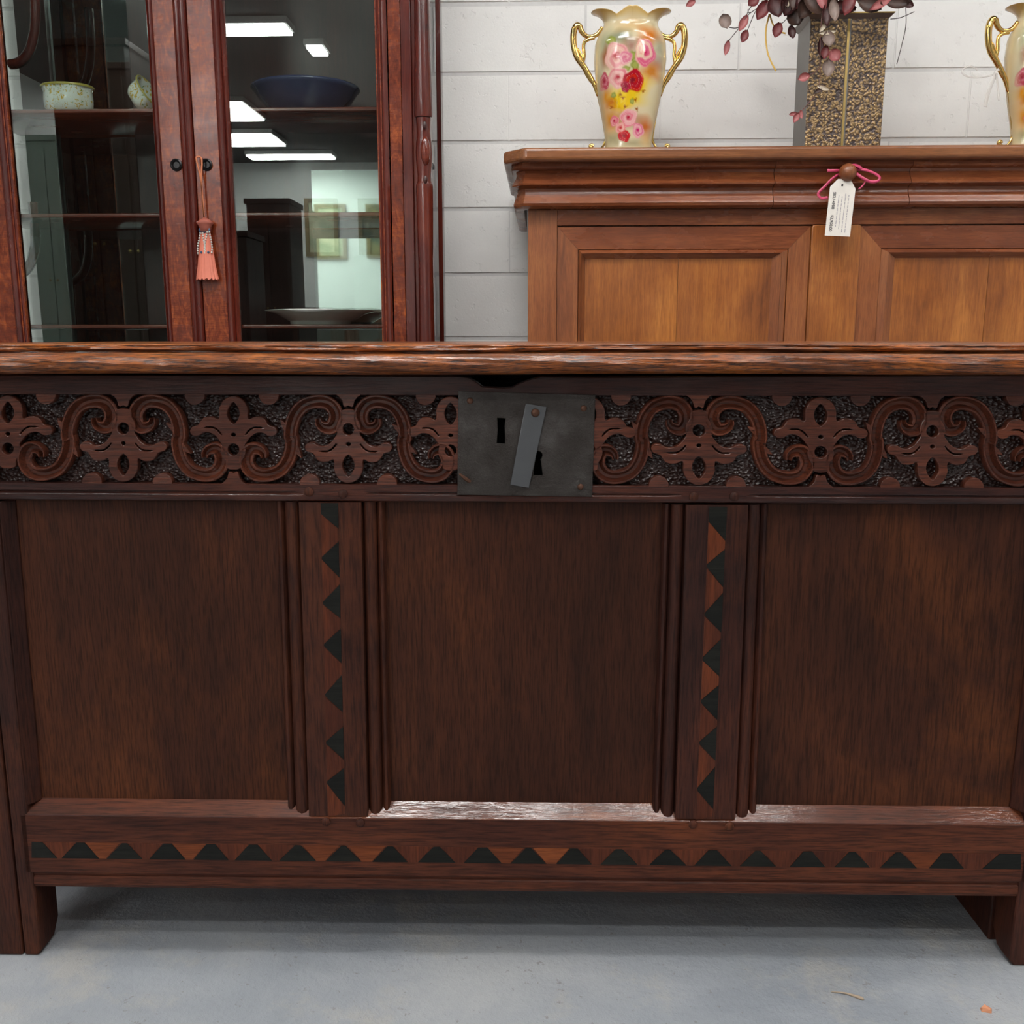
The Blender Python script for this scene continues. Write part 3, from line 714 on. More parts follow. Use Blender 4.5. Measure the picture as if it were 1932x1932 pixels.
def sb_door(xo0, xo1, xi0, xi1, xp0, xp1):
    """outer, inner frame and panel edges; mitred frame, moulding, two-board panel"""
    zt, zi, zp = zdt, szt(470), szt(487.5); b0 = 0.075; bi, bp = b0+(zt-zi), b0+(zt-zp)
    root = MB().box(xo0+0.003, xo1-0.003, 0.0125, 0.0172, b0+0.003, zt-0.003).build('door', M['walnut_dark'], side)
    def fr(name, A, B, ya, yb_, mat1, mat2):
        (ax0, ax1, az0, az1), (bx0, bx1, bz0, bz1) = A, B
        for nm, poly, mt in (('top', [(bx0, bz1), (bx1, bz1), (ax1, az1), (ax0, az1)], mat1), ('bot', [(ax0, az0), (ax1, az0), (bx1, bz0), (bx0, bz0)], mat1),
                         ('l', [(ax0, az0), (bx0, bz0), (bx0, bz1), (ax0, az1)], mat2), ('r', [(bx1, bz0), (ax1, az0), (ax1, az1), (bx1, bz1)], mat2)):
            cx_ = sum(p[0] for p in poly)/4; cz_ = sum(p[1] for p in poly)/4
            poly = [(p[0]+(0.0003 if p[0] < cx_ else -0.0003), p[1]) for p in poly]
            n0 = {'top': (0, 1, 2, 3), 'bot': (0, 1, 2, 3), 'l': (0, 1, 2, 3), 'r': (0, 1, 2, 3)}[nm]
            fv = []
            for p in poly:
                outer = p[0] in (ax0, ax1) or abs(p[0]-ax0) < 0.0006 or abs(p[0]-ax1) < 0.0006
                outer = (abs(p[0]-ax0) < 0.0007 or abs(p[0]-ax1) < 0.0007) and (abs(p[1]-az0) < 0.0007 or abs(p[1]-az1) < 0.0007)
                fv.append((p[0], ya if outer else yb_, p[1]))
            MB().hexa(fv, [(p[0], 0.0123, p[1]) for p in poly]).build(name, mt, root)
    fr('frame_rail', (xo0, xo1, b0, zt), (xi0, xi1, bi, zi), 0.001, -0.0005, M['walnut_x'], M['walnut_z'])
    q0, q1, qb, qt = xi0+(xp0-xi0)*0.45, xi1+(xp1-xi1)*0.45, bi+(bp-bi)*0.45, zi+(zp-zi)*0.45
    fr('panel_bead', (xi0+0.0008, xi1-0.0008, bi+0.0008, zi-0.0008), (q0, q1, qb, qt), 0.0022, -0.0075, M['walnut_x'], M['walnut_z'])
    fr('panel_moulding', (q0, q1, qb, qt), (xp0, xp1, bp, zp), -0.0068, 0.0078, M['walnut_x'], M['walnut_z'])
    xm = (xp0+xp1)/2
    MB().box(xp0-0.004, xm-0.0005, 0.0085, 0.0124, bp-0.004, zp+0.004).build('panel_board', M['walnut_panel'], root)
    MB().box(xm+0.0005, xp1+0.004, 0.0085, 0.0124, bp-0.004, zp+0.004).build('panel_board', M['walnut_panel'], root)
X = lambda px, py=540: at(px, py, Ys).x-sr0
sb_door(xs_in, cxa-0.001, X(1090), X(1484), X(1104), X(1455))
sb_door(cxb+0.001, -xs_in, 2*(cxa+cxb)/2-X(1484), 2*(cxa+cxb)/2-X(1090), (cxa+cxb)-X(1455), (cxa+cxb)-X(1104))

# tag and ribbon on the knob
Yt = Ys-0.075
tp, bt = at(1592, 338, Yt), at(1581, 445, Yt)
dn = (bt-tp).normalized(); rt_ = Vector((-dn.z, 0, dn.x)).normalized()
if rt_.x < 0: rt_ = -rt_
LT = (bt-tp).length
tg = empty('price_tag', (tp.x, tp.y, tp.z), 'white paper price tag hanging from the wooden sideboard knob by a ribbon', 'tag')
def TG(u, v_, y=0.0): p = rt_*u+dn*v_; return (p.x, y+v_*0.04, p.z)
tw = LT*0.232
outl = [(-0.014, 0.0), (0.019, 0.0), (tw, LT*0.16), (tw*0.97, LT), (-tw*0.97, LT), (-tw*0.97, LT*0.13)]
outl = [(-tw*0.45, 0.0), (tw*0.55, 0.0), (tw, LT*0.16), (tw, LT), (-tw, LT), (-tw, LT*0.14)]
MB().hexa([TG(u, v_, 0) for u, v_ in outl], [TG(u, v_, 0.0006) for u, v_ in outl]).build('paper', M['paper'], tg)
hv = LT*0.105
MB().hexa([TG(0.0025*math.cos(a)-0.002, hv+0.003*math.sin(a), -0.0002) for a in np.linspace(0, 2*math.pi, 10, endpoint=False)], [TG(0.0025*math.cos(a)-0.002, hv+0.003*math.sin(a), 0.0007) for a in np.linspace(0, 2*math.pi, 10, endpoint=False)]).build('eyelet', M['black_metal'], tg)
def text(body, size, u, v_, parent, mat, name):
    cu = bpy.data.curves.new(name, 'FONT'); cu.body = body; cu.size = size; cu.extrude = 0.0001; cu.offset = 0.00022
    t = bpy.data.objects.new('t', cu); COL.objects.link(t)
    me = bpy.data.meshes.new_from_object(t.evaluated_get(bpy.context.evaluated_depsgraph_get()))
    bpy.data.objects.remove(t); bpy.data.curves.remove(cu); me.materials.clear()
    for q_ in me.vertices:
        x, y, z = q_.co; q_.co = Vector(TG(u+y, v_+x, -0.0003-z))
    return link(name, me, parent, mat)
text('SKU 4F08', 0.0098, -tw*0.70, LT*0.23, tg, M['ink'], 'lettering')
text('$2,950.00', 0.0098, -tw*0.70, LT*0.63, tg, M['ink'], 'lettering')
rnd = random.Random(3)
for k, (a, b) in enumerate(((0.27, 0.93), (0.25, 0.9), (0.3, 0.86), (0.28, 0.84))):
    mb = MB(); vv = a; u = tw*(0.52-0.26*k)
    while vv < b:
        L_ = rnd.uniform(0.03, 0.075)
        p = [(u, vv*LT), (u+0.0017, vv*LT), (u+0.0017, (vv+L_)*LT), (u, (vv+L_)*LT)]
        mb.hexa([TG(x, y, -0.0004) for x, y in p], [TG(x, y, -0.0001) for x, y in p]); vv += L_+0.012
    mb.build('small_print', plain('faint_ink', sr(176, 168, 170), 0.6), tg)['kind'] = 'stuff'
rb = MB()
def ribbon_px(pts, hw, mb, Y=Ys-0.06):
    P3 = [at(p[0], p[1], Y+(p[2] if len(p) > 2 else 0)) for p in pts]
    P3 = [Vector(p) for p in cat_rom([tuple(v) for v in P3], 6)]
    rings = []
    for i, p in enumerate(P3):
        t = (P3[min(i+1, len(P3)-1)]-P3[max(i-1, 0)]).normalized(); n_ = t.cross(Vector((0, 1, 0))).normalized()
        tw_ = Vector((0, 0.35, 0))
        nn = (n_+tw_).normalized()
        rings.append([p+nn*hw, p-nn*hw, p-nn*hw+Vector((0, 0.0006, 0)), p+nn*hw+Vector((0, 0.0006, 0))])
    mb.loft([[tuple(v) for v in r_] for r_ in rings], True, True)
bow = empty('ribbon_bow', tuple(kv), 'pink satin ribbon tied in a bow round the sideboard knob', 'ribbon')
def bowpart(pts, hw):
    mb = MB(); ribbon_px(pts, hw, mb)
    mb.v = [(v[0]-kv.x, v[1]-kv.y, v[2]-kv.z) for v in mb.v]
    mb.build('ribbon_loop', M['ribbon'], bow, smooth='all')
bowpart([(1596, 318, 0.02), (1604, 313), (1616, 312), (1626, 318)], 0.004)
bowpart([(1604, 320, 0.02), (1630, 320), (1650, 327), (1660, 335), (1655, 342), (1640, 342), (1622, 332), (1606, 318, 0.02)], 0.0035)
bowpart([(1592, 322, 0.02), (1576, 322), (1561, 322)], 0.0035)
bowpart([(1590, 325, 0.02), (1572, 336), (1556, 352), (1544, 365), (1550, 374), (1562, 372)], 0.0035)
bowpart([(1634, 340, 0.006), (1628, 350, 0.004), (1620, 357, 0.0)], 0.002)

# ================================================================== vases
def blob(U, V, cx_, cy_, rx, ry, soft=0.25, seed=0, wob=0.12):
    a = np.arctan2((V-cy_)/ry, (U-cx_)/rx); r_ = np.hypot((U-cx_)/rx, (V-cy_)/ry)
    rs = np.random.RandomState(seed); ph = rs.rand(4)*6.28
    r_ = r_*(1+wob*np.sin(5*a+ph[0])*0.6+wob*np.sin(3*a+ph[1])*0.7)
    return np.clip((1-r_)/soft, 0, 1), r_, a
def paint_vase(U, V):
    """U,V in painter's units (0..1932) over the front of the vase; returns linear rgb"""
    def c(*k): return np.array(sr(*k)[:3])
    rs = np.random.RandomState(2)
    def fld(n, s, sd):
        r_ = np.random.RandomState(sd); o = np.zeros_like(U)
        for _ in range(n):
            o += np.sin(U/s*r_.uniform(-1, 1)*6.28+V/s*r_.uniform(-1, 1)*6.28+r_.rand()*6.28)
        return 0.5+0.5*o/n**0.5/1.4
    base = np.empty(U.shape+(3,)); base[:] = c(228, 214, 182)
    def lay(m, col):
        nonlocal base
        base = base*(1-m[..., None])+col*m[..., None]
    for (x, y, rx, ry, col, al) in ((640, 560, 150, 260, (150, 160, 130), .7), (820, 470, 160, 120, (96, 110, 84), .9), (950, 330, 260, 130, (228, 190, 140), .6), (1150, 470, 190, 160, (214, 120, 52), .9), (1270, 620, 120, 200, (160, 160, 140), .7), (1330, 380, 120, 100, (230, 200, 160), .6),
            (640, 720, 70, 180, (150, 62, 26), .85), (930, 600, 130, 150, (128, 60, 48), .8), (1230, 800, 130, 130, (140, 92, 110), .6), (1180, 900, 170, 160, (206, 126, 40), .9), (900, 1180, 330, 170, (240, 206, 60), .95), (1050, 1050, 200, 140, (242, 204, 80), .9), (840, 1280, 160, 120, (246, 204, 30), .9),
            (640, 1170, 90, 200, (206, 132, 66), .8), (720, 1250, 80, 90, (190, 96, 20), .85), (1200, 1250, 160, 280, (226, 216, 180), .7), (720, 1450, 160, 220, (214, 144, 62), .85), (1130, 1540, 140, 170, (200, 100, 44), .85), (930, 1480, 260, 130, (150, 92, 70), .6), (760, 1680, 180, 120, (160, 152, 116), .8), (1000, 1740, 240, 70, (158, 150, 118), .7), (1150, 1700, 100, 100, (222, 180, 120), .6), (590, 1000, 60, 300, (170, 170, 150), .6)):
        m, _, _ = blob(U, V, x, y, rx, ry, 0.9, int(x+y)); lay(m**0.8*al, c(*col))
    for x, y in ((820, 1170), (850, 1210), (1000, 1230), (1090, 1130), (720, 1310), (880, 1310), (1020, 1340)):
        m, _, _ = blob(U, V, x, y, 22, 20, 0.5, x, 0.4); lay(m*0.9, c(150, 78, 24))
    for x, y, rx, ry in ((955, 720, 45, 70), (985, 830, 60, 75), (880, 870, 55, 40), (960, 1250, 30, 40), (740, 1170, 34, 40), (700, 520, 70, 60)):
        m, r_, _ = blob(U, V, x, y, rx, ry, 0.3, x); lay(m, c(146, 152, 84)); lay(m*(r_ < 0.5)*0.5, c(186, 190, 120))
    def rose(x, y, rx, ry, outer, inner, heart, sd):
        m, r_, a = blob(U, V, x, y, rx, ry, 0.12, sd, 0.10); lay(m, c(*outer))
        pet = np.clip(np.sin(r_*9+a*1.0+sd)*1.3, 0, 1)*(r_ < 1); lay(m*pet*0.75, c(*inner))
        rim = np.clip(1-np.abs(((r_*3+a/6.28*1.0) % 1)-0.5)*10, 0, 1)*(r_ < 0.95); lay(m*rim*0.35, c(252, 240, 226))
        m2, _, _ = blob(U, V, x-rx*.06, y-ry*.05, rx*.36, ry*.36, 0.7, sd+1); lay(m2*0.9, c(*heart))
    rose(1100, 680, 125, 175, (226, 128, 152), (244, 210, 190), (196, 60, 96), 3)
    rose(1040, 640, 55, 120, (244, 214, 190), (238, 170, 160), (240, 190, 180), 9)
    rose(770, 720, 150, 175, (240, 196, 184), (232, 158, 164), (190, 70, 80), 1)
    rose(870, 740, 80, 80, (228, 150, 168), (244, 200, 196), (226, 140, 160), 5)
    rose(630, 1000, 60, 110, (186, 96, 106), (214, 140, 150), (150, 60, 70), 4)
    rose(790, 970, 120, 125, (238, 190, 184), (228, 140, 150), (178, 52, 64), 2)
    rose(970, 1010, 130, 135, (176, 36, 50), (212, 86, 76), (120, 14, 36), 6)
    rose(880, 1080, 60, 70, (158, 28, 56), (196, 60, 80), (120, 14, 36), 8)
    rose(925, 1440, 105, 110, (242, 190, 190), (232, 140, 156), (186, 50, 74), 11)
    rose(760, 1470, 55, 65, (226, 140, 150), (240, 180, 180), (180, 60, 80), 12)
    rose(835, 1560, 65, 72, (240, 184, 176), (226, 120, 126), (180, 40, 50), 13)
    rose(1045, 1590, 72, 92, (238, 180, 186), (222, 120, 150), (190, 60, 110), 14)
    rose(880, 1655, 78, 70, (190, 48, 60), (214, 90, 90), (130, 20, 36), 15)
    return base
VP = [(278+35, 46), (278+32, 58), (278+25, 62), (278+18, 54), (278+8, 47), (278, 44), (264, 44), (233, 48), (202, 55), (171, 60.5), (140, 65), (109, 68), (78, 66), (62, 60), (50, 52.5), (40, 50)]
def vase_mesh(Yv):
    c0 = at(1187, 200, Yv); mpp_z = lambda py: at(1187, py, Yv).z
    sc = (at(1247, 200, Yv).x-at(1127, 200, Yv).x)/120.0
    ys_ = np.array([p[0] for p in VP], float); ws = np.array([p[1] for p in VP], float)
    NA, NV = 260, 150
    pys = np.linspace(278+35, 40, NV)
    hw = np.interp(pys[::-1], ys_[::-1], ws[::-1])[::-1]
    kk = np.ones(5)/5; hw = np.convolve(np.pad(hw, 2, mode='edge'), kk, 'valid')
    zb_ = z_top; verts = []; cols = []
    zz = np.array([at(1187, p, Yv).z for p in pys]); z_off = zz[0]
    th = np.linspace(0, 2*math.pi, NA, endpoint=False)
    UU, VV, Vs = [], [], []
    for k in range(NV):
        r_ = hw[k]*sc
        x = r_*np.cos(th); y = -0.62*r_*np.sin(th)
        Vs.append(np.stack([x, y, np.full(NA, zz[k])], 1)); UU.append(945+np.cos(th)*hw[k]*6.44); VV.append(np.full(NA, pys[k]*6.44))
    # rim: frilled, with big curled lips at the two sides
    zn, rn = zz[-1], hw[-1]*sc
    sidef = np.clip((np.abs(np.cos(th))-0.52)/0.36, 0, 1)**0.7
    ctr = np.clip(1-np.abs(np.cos(th))/0.54, 0, 1)
    Hh = (7+20*sidef*np.clip(1.25-0.45*sidef, 0, 1)+13*ctr**0.5+4*np.abs(np.sin(th*8))*ctr)*sc
    fl = (3+21*sidef**1.4+3*ctr)*sc
    NR = 14
    for k in range(1, NR+1):
        t = k/NR; r_ = rn+fl*t**1.9
        Vs.append(np.stack([r_*np.cos(th), -0.62*r_*np.sin(th)-0.004*t*ctr*np.sign(np.sin(th)), zn+Hh*(t-0.12*sidef*t**4)], 1))
        UU.append(945+np.cos(th)*hw[-1]*6.44); VV.append(np.full(NA, 250-150*t))
    # inner wall
    for k in range(NR, -1, -2):
        t = k/NR; r_ = (rn+fl*t**1.9)*0.965-0.0012
        Vs.append(np.stack([r_*np.cos(th), -0.62*r_*np.sin(th), zn+Hh*(t-0.12*sidef*t**4)-0.0006], 1)); UU.append(np.full(NA, 945.)); VV.append(np.full(NA, 240.))
    n = len(Vs); A = np.array(Vs); A[..., 2] -= z_off
    U = np.array(UU); V = np.array(VV)
    colr = paint_vase(U, V)
    back = (np.sin(np.tile(th, (n, 1))) < 0.0)
    colr[back] = np.array(sr(226, 212, 184)[:3])
    edge = np.clip((np.abs(np.cos(np.tile(th, (n, 1))))-0.8)/0.2, 0, 1)[..., None]
    colr = colr*(1-edge*0.75)+np.array(sr(224, 206, 170)[:3])*edge*0.75
    rimrow = np.zeros(n); rimrow[NV+NR-2:NV+NR+1] = 1.0
    lipc = np.clip((np.arange(n)-NV)/10.0, 0, 1)[:, None, None]
    colr = colr*(1-lipc*0.8)+np.array(sr(222, 186, 122)[:3])*lipc*0.8
    colr[-(NR//2+1):] = np.array(sr(214, 190, 146)[:3])
    faces = []
    for k in range(n-1):
        for i in range(NA):
            j = (i+1) % NA; faces.append((k*NA+i, k*NA+j, (k+1)*NA+j, (k+1)*NA+i))
    faces.append(tuple(range(NA))[::-1]); faces.append(tuple((n-1)*NA+i for i in range(NA)))
    me = bpy.data.meshes.new('vase_body'); me.from_pydata([tuple(v) for v in A.reshape(-1, 3)], [], faces)
    ca = me.color_attributes.new('glaze', 'FLOAT_COLOR', 'POINT')
    buf = np.ones((n*NA, 4), np.float32); buf[:, :3] = colr.reshape(-1, 3); ca.data.foreach_set('color', buf.ravel())
    me.polygons.foreach_set('use_smooth', [True]*len(me.polygons)); me.update()
    return me, sc, z_off, c0
def vase_mat():
    n = NT('painted_glaze'); a = n.new('ShaderNodeVertexColor'); a.layer_name = 'glaze'
    hs_ = n.new('ShaderNodeHueSaturation'); hs_.inputs['Saturation'].default_value = 1.18; hs_.inputs['Value'].default_value = 0.8; n.lk(a.outputs[0], hs_.inputs['Color'])
    return n.fin(hs_.outputs[0], 0.16, None, Coat_Weight=0.25, Coat_Roughness=0.04)
M['glaze'] = vase_mat()
Yv1 = Ys+0.24
vme, vsc, vz, vc = vase_mesh(Yv1)
vme.materials.append(M['glaze'])
vb = empty('porcelain_vase', (vc.x, Yv1, z_top), 'tall rose painted vase with gold handles, whole, left of the metal planter', 'vase')
link('vase_body', vme, vb)
def VX(cxp, cyp, y=0.0):
    v = at(1187+(cxp-945)/6.44, cyp/6.44, Yv1)
    return (v.x-vc.x, y, v.z-vz)
def vase_handle(s):
    m_ = lambda p: (945+s*(p[0]-945), p[1])
    mb = MB()
    o1 = [(1322, 1130), (1360, 1010), (1425, 890), (1500, 770), (1575, 660), (1612, 540), (1622, 420), (1612, 330), (1580, 275), (1545, 290), (1520, 350), (1470, 400), (1400, 410), (1330, 380), (1268, 300)]
    pts = cat_rom([VX(*m_(p)) for p in o1], 5); n_ = len(pts)
    mb.tube(pts, [vsc*(3.2+3.0*math.sin(math.pi*min(1, i/n_*1.2))**0.7 if i < n_*0.8 else 4.0) for i in range(n_)], 10)
    o2 = [(1365, 425), (1430, 440), (1485, 475), (1500, 540), (1492, 640), (1505, 740), (1470, 850), (1400, 960)]
    pts = cat_rom([VX(*m_(p)) for p in o2], 5); mb.tube(pts, vsc*3.4, 9)
    o3 = [(1500, 700), (1540, 620), (1575, 560)]
    mb.tube(cat_rom([VX(*m_(p)) for p in o3], 4), vsc*3.0, 8)
    o4 = [(1322, 1130), (1290, 1280), (1262, 1420), (1240, 1560), (1228, 1640), (1250, 1720), (1300, 1790), (1370, 1850)]
    mb.tube(cat_rom([VX(p[0] if s > 0 else 1890-p[0], p[1]) for p in o4], 5), vsc*2.2, 8)
    return mb.build('handle', M['gold'], vb, smooth='all')
hs = [vase_handle(1), vase_handle(-1)]
fb = MB()
for s in (-1, 1):
    o5 = [(1290, 1790), (1360, 1800), (1420, 1760), (1400, 1735), (1385, 1760)]
    fb.tube(cat_rom([VX(945+s*(p[0]-945), p[1], -0.01) for p in o5], 5), vsc*3.4, 8)
fb.lathe([(60*vsc, 0.0), (63*vsc, 0.006), (58*vsc, 0.013), (50*vsc, 0.02), (47*vsc, 0.03)], (0, 0, 0.0), 40, 1.0, 0.62, False)
foot = fb.build('foot', M['gold'], vb, smooth='all')
# its pair at the right edge of the frame
vp2 = at(1957, 200, Yv1)
vb2 = vb.copy(); COL.objects.link(vb2); vb2.location = (vp2.x, Yv1, z_top); vb2.rotation_euler = (0, 0, R(6)); vb2.scale = (1.0, 1.0, 1.0)
vb2['label'] = 'second rose painted vase, cut by the right edge, with a clear ribbon on its handle'
vb['group'] = vb2['group'] = 'pair of rose vases'
for chd in [c for c in vb.children]:
    d = chd.copy(); COL.objects.link(d); d.parent = vb2

# clear ribbon round the handle of the second vase
def rib_mat():
    n = NT('clear_organza'); n.fin(sr(226, 220, 214), 0.3, None, Alpha=0.45); return n.m
M['clear'] = rib_mat()
rv = at(1878, 138, Yv1-0.02)
rbn = empty('organza_ribbon', tuple(rv), 'sheer whitish ribbon tied on the left handle of the vase at the right edge', 'ribbon')
for pts, hw in (([(1880, 140), (1850, 146), (1825, 144), (1815, 134), (1830, 124), (1845, 133)], 0.0022), ([(1880, 138), (1870, 160), (1862, 185), (1859, 202)], 0.006), ([(1880, 138), (1882, 160), (1885, 190)], 0.0035), ([(1876, 142), (1880, 134), (1885, 130)], 0.004)):
    mb = MB(); ribbon_px(pts, hw, mb, Yv1-0.022); mb.v = [(v[0]-rv.x, v[1]-rv.y, v[2]-rv.z) for v in mb.v]
    mb.build('ribbon_tail', M['clear'], rbn, smooth='all')

# ================================================================== hammered metal planter with dried leaves
Yp = Ys+0.20
pa, pb = at(1517, 275, Yp), at(1661, 275, Yp)
pc = (pa+pb)/2; hwp = (pb.x-pa.x)/2; pd = 0.125
ptop = at(1600, 36, Yp).z-z_top; prim = at(1600, 24, Yp-0.012).z-z_top
pl = empty('metal_planter', (pc.x, Yp+pd/2, z_top), 'tall rectangular hammered brass vessel with a centre seam, holding dried foliage', 'planter')
def hammer_mat():
    n = NT('hammered_brass'); v = n.coord((1, 1, 1))
    vo = n.new('ShaderNodeTexVoronoi'); vo.inputs['Scale'].default_value = 135
    nt = n.new('ShaderNodeTexNoise'); nt.inputs['Scale'].default_value = 90; n.lk(v, nt.inputs['Vector']); vm_ = n.new('ShaderNodeVectorMath', operation='SCALE'); vm_.inputs['Scale'].default_value = 0.013; n.lk(nt.outputs['Color'], vm_.inputs[0]); va_ = n.new('ShaderNodeVectorMath', operation='ADD'); n.lk(v, va_.inputs[0]); n.lk(vm_.outputs[0], va_.inputs[1]); n.lk(va_.outputs[0], vo.inputs['Vector'])
    c = n.ramp(vo.outputs['Distance'], [(0.1, (0.40, 0.265, 0.12, 1)), (0.42, (0.25, 0.165, 0.085, 1)), (0.7, (0.075, 0.058, 0.055, 1))])
    inv = n.math('SUBTRACT', 1.0, vo.outputs['Distance'])
    return n.fin(c, 0.42, n.bump(inv, 0.004, 0.7), Metallic=0.75)
M['hammer'] = hammer_mat()
M['pewter'] = plain('dull_pewter', sr(126, 122, 118), 0.45, 0.7)
b = MB(); b.loft([[(-hwp, -pd/2, 0), (hwp, -pd/2, 0), (hwp, pd/2, 0), (-hwp, pd/2, 0)], [(-hwp, -pd/2, ptop), (hwp, -pd/2, ptop), (hwp, pd/2, ptop), (-hwp, pd/2, ptop)]], True, True)
b.build('vessel', M['pewter'], pl, bevel=0.001)
for s in (-1, 1):
    x0_, x1_ = (-hwp+0.001, -0.006) if s < 0 else (0.006, hwp-0.001)
    MB().box(x0_, x1_, -pd/2-0.0016, -pd/2-0.0001, 0.001, ptop).build('hammered_sheet', M['hammer'], pl)
MB().box(-0.0045, 0.0015, -pd/2-0.003, -pd/2-0.0001, 0.001, ptop).build('seam_strip', M['goldtrim'], pl)
e = 0.012; r0_ = [(-hwp, -pd/2, ptop), (hwp, -pd/2, ptop), (hwp, pd/2, ptop), (-hwp, pd/2, ptop)]; r1_ = [(-hwp-e, -pd/2-e, prim), (hwp+e, -pd/2-e, prim), (hwp+e, pd/2+e, prim), (-hwp-e, pd/2+e, prim)]
ri_ = [(x*0.985, y*0.97, z) for x, y, z in r1_]; rj_ = [(x*0.985, y*0.97, z+0.001) for x, y, z in r0_]
MB().loft([r0_, r1_, [(x, y, z+0.0015) for x, y, z in r1_], [(x, y, z+0.0015) for x, y, z in ri_], rj_], True, False).build('rim', M['pewter'], pl)
MB().box(-hwp-e, hwp+e, -pd/2-e-0.0008, -pd/2-e+0.0008, prim-0.0012, prim+0.002).build('rim_edge', M['goldtrim'], pl)

def leaf_mesh(name, L_, W_, curl, mat, shape='leaf'):
    rows = 7; v = []; f = []
    for k in range(rows):
        t = k/(rows-1)
        wv = W_*(math.sin(math.pi*min(1, t*0.92+0.04))**0.75 if shape == 'leaf' else math.sqrt(max(0.002, 1-(2*t-1)**2)))
        zc_ = -curl*L_*t*t
        for u in (-1, -0.5, 0, 0.5, 1): v.append((u*wv/2, abs(u)*-W_*0.22+zc_*0.4, -t*L_+0))
    for k in range(rows-1):
        for i in range(4): f.append((k*5+i, k*5+i+1, (k+1)*5+i+1, (k+1)*5+i))
    n = len(v); v += [(x, y+0.0007, z) for x, y, z in v]; f += [tuple(n+i for i in q_[::-1]) for q_ in f]
    rim = [k*5 for k in range(rows)]+[(rows-1)*5+i for i in range(1, 5)]+[k*5+4 for k in range(rows-2, -1, -1)]+[3, 2, 1]
    for a, b_ in zip(rim, rim[1:]+rim[:1]): f.append((b_, a, n+a, n+b_))
    me = bpy.data.meshes.new(name); me.from_pydata(v, [], f); me.polygons.foreach_set('use_smooth', [True]*len(me.polygons)); me.materials.append(mat); return me
def leaf_mat(name, c1, c2):
    n = NT(name); v = n.coord((1, 1, 1)); return n.fin(n.mix(n.ramp(n.noise(v, 45, 5), [(0.3, 0.0), (0.7, 1.0)]), c1, c2), 0.5, n.bump(n.noise(v, 260, 3), 0.0006, 0.6))
LM = {'dark': leaf_mat('dark_maroon_leaf', sr(44, 20, 19), sr(74, 32, 30)), 'brown': leaf_mat('brown_leaf', sr(50, 34, 28), sr(76, 52, 42)), 'red': leaf_mat('wine_leaf', sr(86, 28, 30), sr(120, 50, 50)),
      'pink': leaf_mat('pink_leaf', sr(134, 66, 68), sr(172, 102, 100)), 'grey': leaf_mat('grey_leaf', sr(112, 96, 88), sr(144, 122, 112)), 'pale': leaf_mat('pale_leaf', sr(176, 162, 142), sr(204, 190, 170))}
dried = empty('dried_foliage', (pc.x, Yp+pd/2, z_top+prim-0.02), 'bunch of dried maroon leaves and stems spilling out of the hammered vessel', 'dried leaves')
org = dried.location
def mpx(Y): return (at(1601, 100, Y).x-at(1600, 100, Y).x)
lib = {}
def leaf(px, py, L_, W_, ang, mat, dY=0.0, shape='leaf', yaw=0.0, tilt=0.0):
    """ang: direction of the leaf tip in the picture, 0 = down, positive to the right"""
    Y = Yp-0.02+dY; key = (round(L_/4), round(W_/4), mat, shape)
    if key not in lib: lib[key] = leaf_mesh('leaf', key[0]*4*mpx(Y), max(1, key[1])*4*mpx(Y), 0.25, LM[mat], shape)
    o = link('leaf', lib[key], dried); p = at(px, py, Y)
    d = Vector((math.sin(R(ang)), 0, -math.cos(R(ang)))); st = Vector(p)-d*(L_*mpx(Y)/2)
    o.location = st-Vector(org); o.rotation_euler = (R(tilt), -R(ang), R(yaw))
    return o
for a in ((1367, 41, 27, 26, 20, 'grey', 0, 'round'), (1402, 44, 32, 17, -28, 'pink'), (1404, 69, 24, 14, -22, 'red'), (1371, 90, 27, 12, -12, 'pink'), (1303, 7, 20, 11, -60, 'pink'),
          (1466, 57, 27, 20, -18, 'red'), (1493, 61, 24, 14, 14, 'dark'), (1499, 36, 34, 34, 30, 'brown', 0, 'round'), (1438, 20, 40, 26, -30, 'red'), (1462, 14, 40, 30, 20, 'dark'), (1487, 10, 44, 34, -20, 'dark'), (1420, 4, 26, 20, -50, 'red'), (1484, 4, 20, 12, 10, 'pale'),
          (1553, 52, 26, 10, -40, 'pale', -0.05), (1560, 62, 34, 9, -82, 'pale', -0.05), (1562, 74, 28, 24, 10, 'grey', -0.05), (1556, 98, 22, 18, -10, 'red', -0.05), (1574, 106, 26, 26, 40, 'pink', -0.05), (1561, 129, 32, 22, -4, 'grey', -0.05, 'leaf'), (1517, 146, 22, 16, -70, 'pink', -0.05), (1552, 166, 24, 9, 70, 'pale', -0.05), (1543, 172, 20, 8, -60, 'brown', -0.05), (1548, 92, 40, 12, 5, 'dark', -0.04), (1558, 30, 40, 16, 5, 'dark', -0.05), (1572, 20, 40, 20, 8, 'grey', -0.05), (1600, 8, 44, 22, -20, 'red', -0.05), (1640, 10, 50, 30, 70, 'brown', -0.04), (1590, 16, 50, 26, 80, 'dark', -0.04), (1660, 8, 50, 14, -60, 'pink', -0.05), (1690, 6, 50, 26, 80, 'brown', -0.03), (1712, 8, 26, 14, 60, 'dark', 0.0), (1540, 8, 60, 40, 60, 'brown', -0.03), (1520, 14, 46, 34, -30, 'brown', -0.02), (1510, 0, 40, 30, 20, 'dark'),
          (1502, 222, 20, 12, -30, 'pink', -0.05), (1511, 216, 16, 10, 10, 'pink', -0.05), (1497, 215, 14, 7, -80, 'pink', -0.05)):
    leaf(*a)
rl = random.Random(11)
